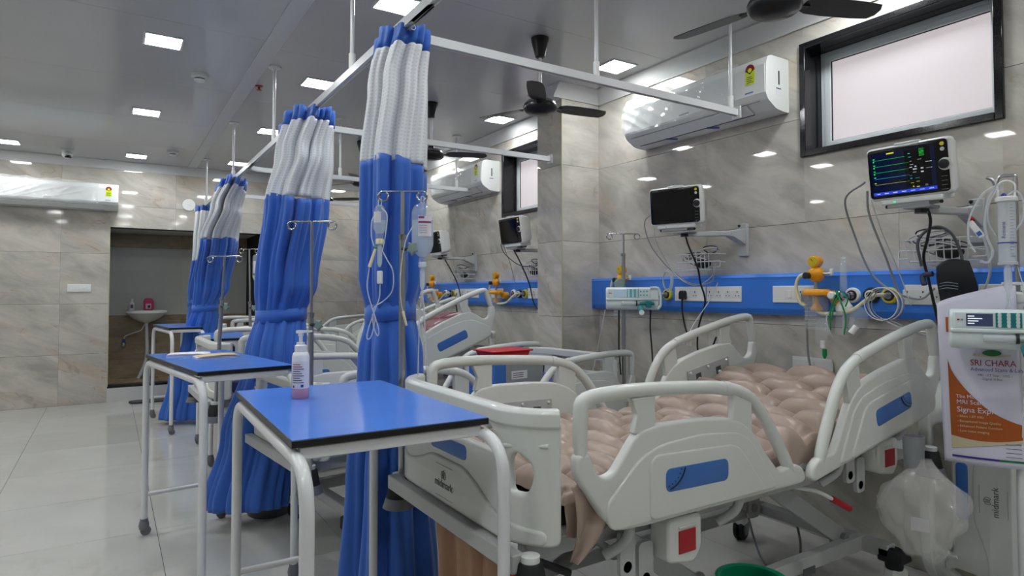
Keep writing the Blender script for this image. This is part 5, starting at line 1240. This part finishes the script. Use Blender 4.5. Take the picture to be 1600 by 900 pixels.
# burette set hanging at the right edge
t = thing('burette_set', 'clear graduated burette set hanging on the right drip stand', 'burette', (2.906, 1.016, 0), R(-68))
MB().lathe([(.032, 1.69), (.036, 1.692), (.036, 1.706), (.03, 1.71)], 24).build('top_cap', 'plate_white', t)
MB().lathe([(.029, 1.69), (.029, 1.46), (.032, 1.458), (.032, 1.448), (.012, 1.445)], 24, open_=True).build('chamber', 'clear_tube', t, sm=50)
MB().lathe([(.028, 1.53), (.028, 1.46)], 22).build('fluid', 'fluid', t)
g = MB()
for k in range(18): g.tube(ring((0, 0, 1.48+.0115*k), .0296, 6, 'xy', -75, -75+(38 if k % 3 == 0 else 22)), .0006, 4)
g.build('graduations', 'poster_blue', t)
MB().tube(ring((0, 0, 1.532), .0298, 14, 'xy', 190, 345), .0022, 5).build('level_ring', 'poster_blue', t)
text('Romsons', .017, 'poster_blue', t, (-.012, -.0305, 1.58), (R(90), R(-90), 0), 'wordmark')
MB().tube(fillet([(-.025, 0, 1.705), (-.028, 0, 1.76), (.0, 0, 1.775), (.028, 0, 1.76), (.025, 0, 1.705)], .03, 5), .004, 8).build('hanger', 'plate_white', t, sm=60)
MB().lathe([(.009, 1.445), (.013, 1.43), (.013, 1.36), (.006, 1.34), (.006, 1.30)], 14).build('drip_chamber', 'clear_tube', t)
MB().sphere((-.008, 0, 1.715), .01, 10, 6).build('inlet_port', 'purple', t)
hose([(0, 0, 1.34), (-.005, 0, 1.28), (-.03, .02, 1.2)], .004, 'clear_tube', 'drip_line', t)
hose([(-.02, 0, 1.76), (-.07, .0, 1.73), (-.115, .0, 1.64), (-.12, .0, 1.55), (-.10, 0, 1.50)], .004, 'clear_tube', 'tube_loop', t)
hose([(-.015, 0, 1.76), (-.05, .005, 1.72), (-.068, .005, 1.62), (-.06, .005, 1.55), (-.045, .005, 1.50), (-.06, .005, 1.46), (-.085, .005, 1.465)], .005, 'clear_tube', 'tube_loop', t)
hose([(-.01, 0, 1.76), (-.05, .0, 1.70), (-.058, 0, 1.62), (-.035, 0, 1.56)], .003, 'clear_tube', 'tube_loop', t)
hose([(.0, 0, 1.71), (.03, 0, 1.73), (.05, 0, 1.69), (.048, 0, 1.62), (.02, 0, 1.57)], .004, 'clear_tube', 'tube_loop', t)
hose([(.03, .0, 1.44), (.05, 0, 1.30), (.04, -.02, 1.0), (.03, -.04, .80)], .002, 'clear_tube', 'drip_line', t)

# printed brochure hung on the right stand
t = thing('brochure', 'scan centre brochure sheet hanging behind the pump on the right stand', 'brochure', (2.905, 1.09, 0), CA); t.rotation_euler = (0, R(-1.5), R(-73))
z1, z0, a = 1.30, .665, .128
MB().grid(lambda u, v: (-a+2*a*u, -.012*math.sin(math.pi*u)+.0+(.02*max(0, v-.9)*10*u), z0+(z1-z0+.065*min(1, u*1.2)**.7*(1 if v > .5 else v*2))*v), 24, 30).build('sheet', 'poster_white', t, sm=80).modifiers.new('th', 'SOLIDIFY').thickness = .002
def pp(poly, m, nm, k=1):
    n = 12; b = MB(); v = []
    def pt(u, z): return (-a+2*a*u, -.012*math.sin(math.pi*u)-.002-.0006*k, z)
    lo = [pt(u, z) for u, z in poly]; b.add(lo, [tuple(range(len(lo)))]); b.build(nm, m, t, sm=0)
def strip_(u0, u1, f0, f1, m, nm, k=1):
    b = MB(); b.grid(lambda u, v: (-a+2*a*(u0+(u1-u0)*u), -.012*math.sin(math.pi*(u0+(u1-u0)*u))-.003-.0007*k, f0(u0+(u1-u0)*u)*(1-v)+f1(u0+(u1-u0)*u)*v), 24, 1); b.build(nm, m, t, sm=80)
strip_(.11, .99, lambda u: .78-.02*math.sin(u*3), lambda u: 1.075-.30*(u-.11)**.62*1.0+.12*max(0, u-.55)**1.5, 'poster_brown', 'brown_field')
strip_(.11, .99, lambda u: .715+.05*(u), lambda u: .78-.02*math.sin(u*3), 'poster_tan', 'tan_field', 0)
strip_(.11, .7, lambda u: .688, lambda u: .696, 'poster_purple', 'footer_bar'); strip_(.7, .99, lambda u: .688, lambda u: .696, 'poster_green', 'footer_bar')
strip_(.11, .4, lambda u: 1.185, lambda u: 1.245, 'poster_brown', 'corner_block')
def wr(s, size, m, u, z, al='LEFT', sx=1): text(s, size, m, t, (-a+2*a*u, -.0175, z), FY, 'lettering', al, .0003, sx)
wr('SRI CHARA', .034, 'poster_red', .40, 1.065, sx=.85); wr('Advanced Scans & Labs', .020, 'poster_blue', .40, 1.04, sx=.9)
wr('- MRI - CT Scan - USG -', .0115, 'ink', .46, 1.018); wr('- Digital X-Ray -', .0115, 'ink', .52, 1.003)
wr('The Most Advanced', .019, 'poster_white', .2, .93); wr('MRI Scanner', .023, 'poster_white', .2, .908); wr('Signa Explorer', .029, 'poster_white', .2, .878)
for k, s in enumerate(('Silent 1.5T MRI', 'Exceptional Image Quality', 'Enhanced Patient Comfort', 'Low noise imaging')): wr('- '+s, .0125, 'poster_tan', .2, .852-.019*k)
for k in range(4): strip_(.78, .97, lambda u, k=k: .755-.016*k, lambda u, k=k: .757-.016*k, 'ink', 'print_line')
em = MB().prism([(.045+.03*math.cos(R(q)), 1.105+.012*math.sin(R(q))) for q in range(0, 360, 20)], -.0185, -.0175).build('emblem', 'poster_green', t, sm=0)
strip_(.45, .9, lambda u: 1.088+.02*abs(u-.67), lambda u: 1.095+.02*abs(u-.67), 'poster_tan', 'emblem_ribbon', 2)

# spare head board standing on end against the wall
t = thing('spare_headboard', 'detached bed end board standing on end against the wall at lower right', 'bed board', (3.215, .46, .462)); t.rotation_euler = (R(-90), 0, 0)
end_board(t, 'board', 0, False, 0, True)
# holder cup, plastic bag
t = thing('tube_holder', 'grey tube holder cup on the head end of the nearest bed', 'holder', (2.66, 1.25, .66))
MB().lathe([(.026, 0), (.034, .0), (.038, .12), (.034, .12), (.03, .01), (.026, .005)], 22).build('cup', 'grey_plastic', t, sm=50)
MB().box(-.01, .01, .02, .075, .06, .09).build('holder_bracket', 'bed_metal', t, bev=.003)
t = thing('plastic_bag', 'crumpled clear plastic bag hanging at the head of the nearest bed', 'plastic bag', (2.66, 1.22, 0), R(-66))
def bagf(u, v):
    a_ = 2*math.pi*u; prof = [(0, .025), (.12, .05), (.3, .12), (.45, .142), (.6, .135), (.8, .10), (1, .055)]
    for p, q in zip(prof, prof[1:]):
        if p[0] <= v <= q[0]: r = p[1]+(q[1]-p[1])*(v-p[0])/(q[0]-p[0])
    r *= 1+.13*math.sin(a_*3+v*7)+.07*math.sin(a_*7-v*11)+.05*math.sin(a_*11+v*23)+.05*abs(math.sin(a_*9+v*17))**6
    return (r*math.cos(a_), r*.5*math.sin(a_), .70-.375*v+.015*math.sin(a_*2)*v)
MB().grid(bagf, 96, 40).build('bag_skin', 'bag_film', t, sm=80)
MB().grid(lambda u, v: tuple(c*.93 if i < 2 else c for i, c in enumerate(bagf((u+.31) % 1, min(1, v*.95+.03)))), 36, 16).build('inner_fold', 'bag_film', t, sm=80)
MB().box(-.04, .02, -.04, -.037, .43, .48).build('wrapper', 'paper', t, bev=.001)
# bucket and bin
t = thing('bucket', 'green plastic basin on the floor under the nearest bed', 'bucket', (1.90, 1.425, 0))
MB().lathe([(.085, 0), (.112, .33), (.122, .335), (.124, .348), (.116, .35), (.106, .345), (.08, .01)], 36).build('tub', 'green', t, sm=50)
MB().lathe([(.079, .012), (.001, .0121)], 24).build('inner_base', 'green', t)
t = thing('waste_bin', 'dark grey waste bin under the second curtain', 'bin', (.84, 4.08, 0))
MB().lathe([(.12, 0), (.125, .01), (.15, .36), (.156, .365), (.156, .375), (.146, .372), (.122, .012), (.01, .011)], 32).build('tub', 'bin_grey', t, sm=50)
MB().lathe([(.152, .355), (.163, .36), (.163, .385), (.15, .388)], 32).build('liner_rim', 'black_rubber', t, sm=50)

# ---------------------------------------------------------------- things on tables and beds
t = thing('sanitizer_bottle', 'white pump bottle of pink hand sanitizer on the nearest table', 'bottle', (.525, 2.098, 1.0), CA)
MB().lathe([(.024, 0), (.027, .004), (.027, .034)], 24).build('pink_liquid', 'pink_fluid', t, sm=50)
MB().lathe([(.027, .034), (.027, .135), (.024, .146), (.018, .15)], 24).build('bottle_body', 'bottle_white', t, sm=50)
def lab(u0, u1, z0_, z1_, m, nm, k=1): MB().grid(lambda u, v: ((.0272+.0002*k)*math.sin(R(u0+(u1-u0)*u)), -(.0272+.0002*k)*math.cos(R(u0+(u1-u0)*u)), z0_+(z1_-z0_)*v), 12, 1).build(nm, m, t, sm=80)
lab(-75, 75, .036, .12, 'paper', 'label'); lab(-75, -55, .038, .085, 'label_green', 'label_panel', 2)
for k in range(9): lab(-40, 40-12*(k % 3), .052+.0072*k, .0545+.0072*k, 'ink' if k < 7 else 'poster_red', 'label_line', 2)
lab(20, 38, .038, .047, 'poster_blue', 'hazard_mark', 2); lab(-38, -24, .037, .044, 'poster_red', 'hazard_mark', 2)
MB().lathe([(.019, .148), (.019, .17), (.013, .174), (.013, .18)], 20).build('collar', 'bottle_white', t)
MB().lathe([(.006, .178), (.006, .20), (.009, .201), (.009, .211)], 16).build('pump_stem', 'bottle_white', t)
MB().prism(fillet([(-.014, .209), (.036, .213), (.036, .218), (-.014, .220)], .003, 3, True), -.007, .007).build('pump_head', 'bottle_white', t, bev=.002)
def booklet(label, x, y, rz, m, cover=False):
    t = thing('booklet', label, 'booklet', (x, y, 1.0), rz, 'papers on the second table')
    for k in range(5): MB().grid(lambda u, v, k=k: (-.10+.2*u, -.065+.13*v, .001+.0018*k+.003*math.sin(math.pi*u)*(k/4)), 10, 4).build('page', 'paper', t, sm=80).modifiers.new('th', 'SOLIDIFY').thickness = .0012
    if cover: MB().grid(lambda u, v: (-.09+.19*u, -.068+.136*v, .010+.007*math.sin(math.pi*u*.8)), 10, 4).build('cover', 'manila', t, sm=80).modifiers.new('th', 'SOLIDIFY').thickness = .0012
    return t
booklet('white papers lying farther back on the left table', .37, 3.86, R(-12), 'paper'); booklet('white booklet with folded manila cover on the left table', .475, 3.64, R(4), 'paper', True)
# blue box with red tray on the second bed
t = thing('storage_box', 'blue storage box with grey label side on the second bed', 'box', (2.12, 3.40, .66), R(4))
MB().box(-.19, .19, -.14, .14, 0, .262).build('box_body', 'blue_inset', t, bev=.01)
MB().box(-.10, .188, -.1435, -.139, .03, .24).build('label_side', 'bed_grey', t, bev=.002)
MB().box(-.06, .06, -.1448, -.1432, .15, .20).build('label', 'paper', t, sm=0)
for k in range(3): MB().box(-.05, .03, -.1456, -.1446, .16+.012*k, .164+.012*k).build('label_line', 'ink', t, sm=0)
MB().box(-.193, -.188, -.03, .03, .19, .215).build('hand_hole', 'black_plastic', t, sm=0)
t = thing('red_tray', 'red plastic tray on top of the blue storage box', 'tray', (2.10, 3.40, .923), R(4))
MB().prism([(-.12, 0), (.12, 0), (.145, .055), (-.145, .055)], -.10, .10).build('tray_body', 'red_tray', t, bev=.006)
MB().box(-.155, .155, -.115, .115, .05, .06).build('tray_rim', 'red_tray', t, bev=.004)
t = thing('purple_cushion', 'dark purple cushion lying on the second bed behind the rails', 'cushion', (2.42, 3.42, .655), R(4))
MB().sphere((0, 0, .07), (.16, .24, .085), 24, 12).build('cushion_body', 'purple', t)
# bedding on the third bed: laid against the raised back section
def superell(c, r, p, n=28, m=16):
    def f(v, e): return math.copysign(abs(v)**e, v)
    b = MB(); b.grid(lambda u, v: (c[0]+r[0]*f(math.cos(math.pi*(v-.5)), p)*f(math.cos(2*math.pi*u), p), c[1]+r[1]*f(math.cos(math.pi*(v-.5)), p)*f(math.sin(2*math.pi*u), p), c[2]+r[2]*f(math.sin(math.pi*(v-.5)), .8)+.008*math.sin(u*31)*math.sin(v*9)), n, m); return b
t = thing('pillow', 'maroon printed pillow on the raised head of the third bed', 'pillow', (2.42, 4.90, 1.03)); t.rotation_euler = (0, R(-21), 0)
superell((0, 0, .02), (.22, .36, .075), .5).build('pillow_body', 'maroon_print', t, sm=80)
t = thing('blanket', 'folded maroon blanket below the printed pillow on the third bed', 'blanket', (2.02, 4.86, .865)); t.rotation_euler = (0, R(-18), 0)
superell((0, 0, .02), (.17, .34, .06), .45).build('blanket_fold', 'maroon', t, sm=80); superell((.02, .02, .08), (.15, .32, .035), .45).build('blanket_fold', 'maroon_print', t, sm=80)

# ---------------------------------------------------------------- wash basin niche
t = thing('wash_basin', 'white wall wash basin in the niche of the back wall', 'wash basin', (.43, 10.0, 0))
def basin(u, v):
    a_ = 2*math.pi*u; pr = [(0, 1, 1.055), (.12, 1.0, 1.09), (.2, .9, 1.092), (.32, .84, 1.075), (.6, .6, 1.0), (1, .05, .985)]
    for p, q in zip(pr, pr[1:]):
        if p[0] <= v <= q[0]: k = (v-p[0])/(q[0]-p[0]); s, z = p[1]+(q[1]-p[1])*k, p[2]+(q[2]-p[2])*k
    f = lambda w_, e: math.copysign(abs(w_)**e, w_)
    return (.25*s*f(math.cos(a_), .75), .19*s*f(math.sin(a_), .75)-.01, z)
MB().grid(basin, 40, 20).build('bowl', 'ceramic', t, sm=60)
MB().lathe([(.245, 1.058), (.235, 1.045), (.17, .985), (.10, .945), (.045, .925), (.02, .91)], 32, sy=.74).build('underside', 'ceramic', t, sm=60)
MB().tube(smooth([(0, .0, .93), (.005, .0, .75), (.012, .0, .55), (.0, .0, .40), (-.05, -.02, .26), (-.09, -.03, .17)], 6), .021, 12).build('drain_hose', 'cable_white', t, sm=60)
MB().lathe([(.024, .90), (.024, .935)], 16).build('waste_nut', 'ceramic', t)
hose([(-.02, .05, .90), (-.06, .06, .82), (-.16, .06, .78), (-.245, .08, .74), (-.26, .10, .69)], .008, 'cable_white', 'supply_hose', t)
MB().sphere((-.265, .10, .625), (.03, .03, .035), 14, 10).build('valve', 'steel', t); MB().lathe([(.018, .65), (.018, .70)], 12, (-.262, .10, 0)).build('valve_nut', 'tape_blue', t)
t = thing('soap_bottle', 'small white soap bottle on the wash basin', 'bottle', (.255, 10.09, 1.09)); MB().lathe([(.03, 0), (.032, .01), (.03, .10), (.014, .12), (.014, .135)], 18, sy=.7).build('bottle_body', 'bottle_white', t); MB().lathe([(.016, .133), (.016, .155), (.008, .16)], 14).build('cap', 'bottle_white', t); MB().box(-.016, .016, -.025, -.022, .03, .08).build('label', 'label_purple', t, sm=0)
t = thing('refill_pack', 'pink refill pack on the wash basin', 'pack', (.455, 10.09, 1.09)); MB().prism(fillet([(-.06, 0), (.06, 0), (.062, .12), (.04, .165), (-.04, .17), (-.062, .13)], .02, 4, True), -.03, .03).build('pouch', 'pink_pack', t, bev=.015); MB().box(-.035, .03, -.034, -.029, .02, .09).build('label', 'pink_white', t, bev=.002); MB().prism([(.004+.018*math.cos(R(a_)), .05+.022*math.sin(R(a_))) for a_ in range(0, 360, 30)], -.0365, -.033).build('label_print', 'ink', t, sm=0)
t = thing('floor_mat', 'dark rubber mat on the floor at the foot of the wash niche', 'mat', (.76, 8.96, 0))
MB().prism(fillet([(-.55, -.13), (.55, -.13), (.55, .13), (-.55, .13)], .12, 6, True), 0, .012, 'xy').build('mat_body', 'black_rubber', t, bev=.004)
MB().prism(fillet([(-.52, -.105), (.52, -.105), (.52, .105), (-.52, .105)], .10, 6, True), .011, .014, 'xy').build('mat_tread', 'dark_grey', t, bev=.001)
cable('floor_cable', 'grey cable looping on the floor under the head of the nearest bed', [(2.80, 2.2, .55), (2.80, 2.15, .30), (2.78, 2.06, .06), (2.70, 1.92, .008), (2.72, 1.82, .01), (2.85, 1.86, .10), (2.98, 1.98, .22), (3.1, 2.1, .4)], .006, 'cable_grey')
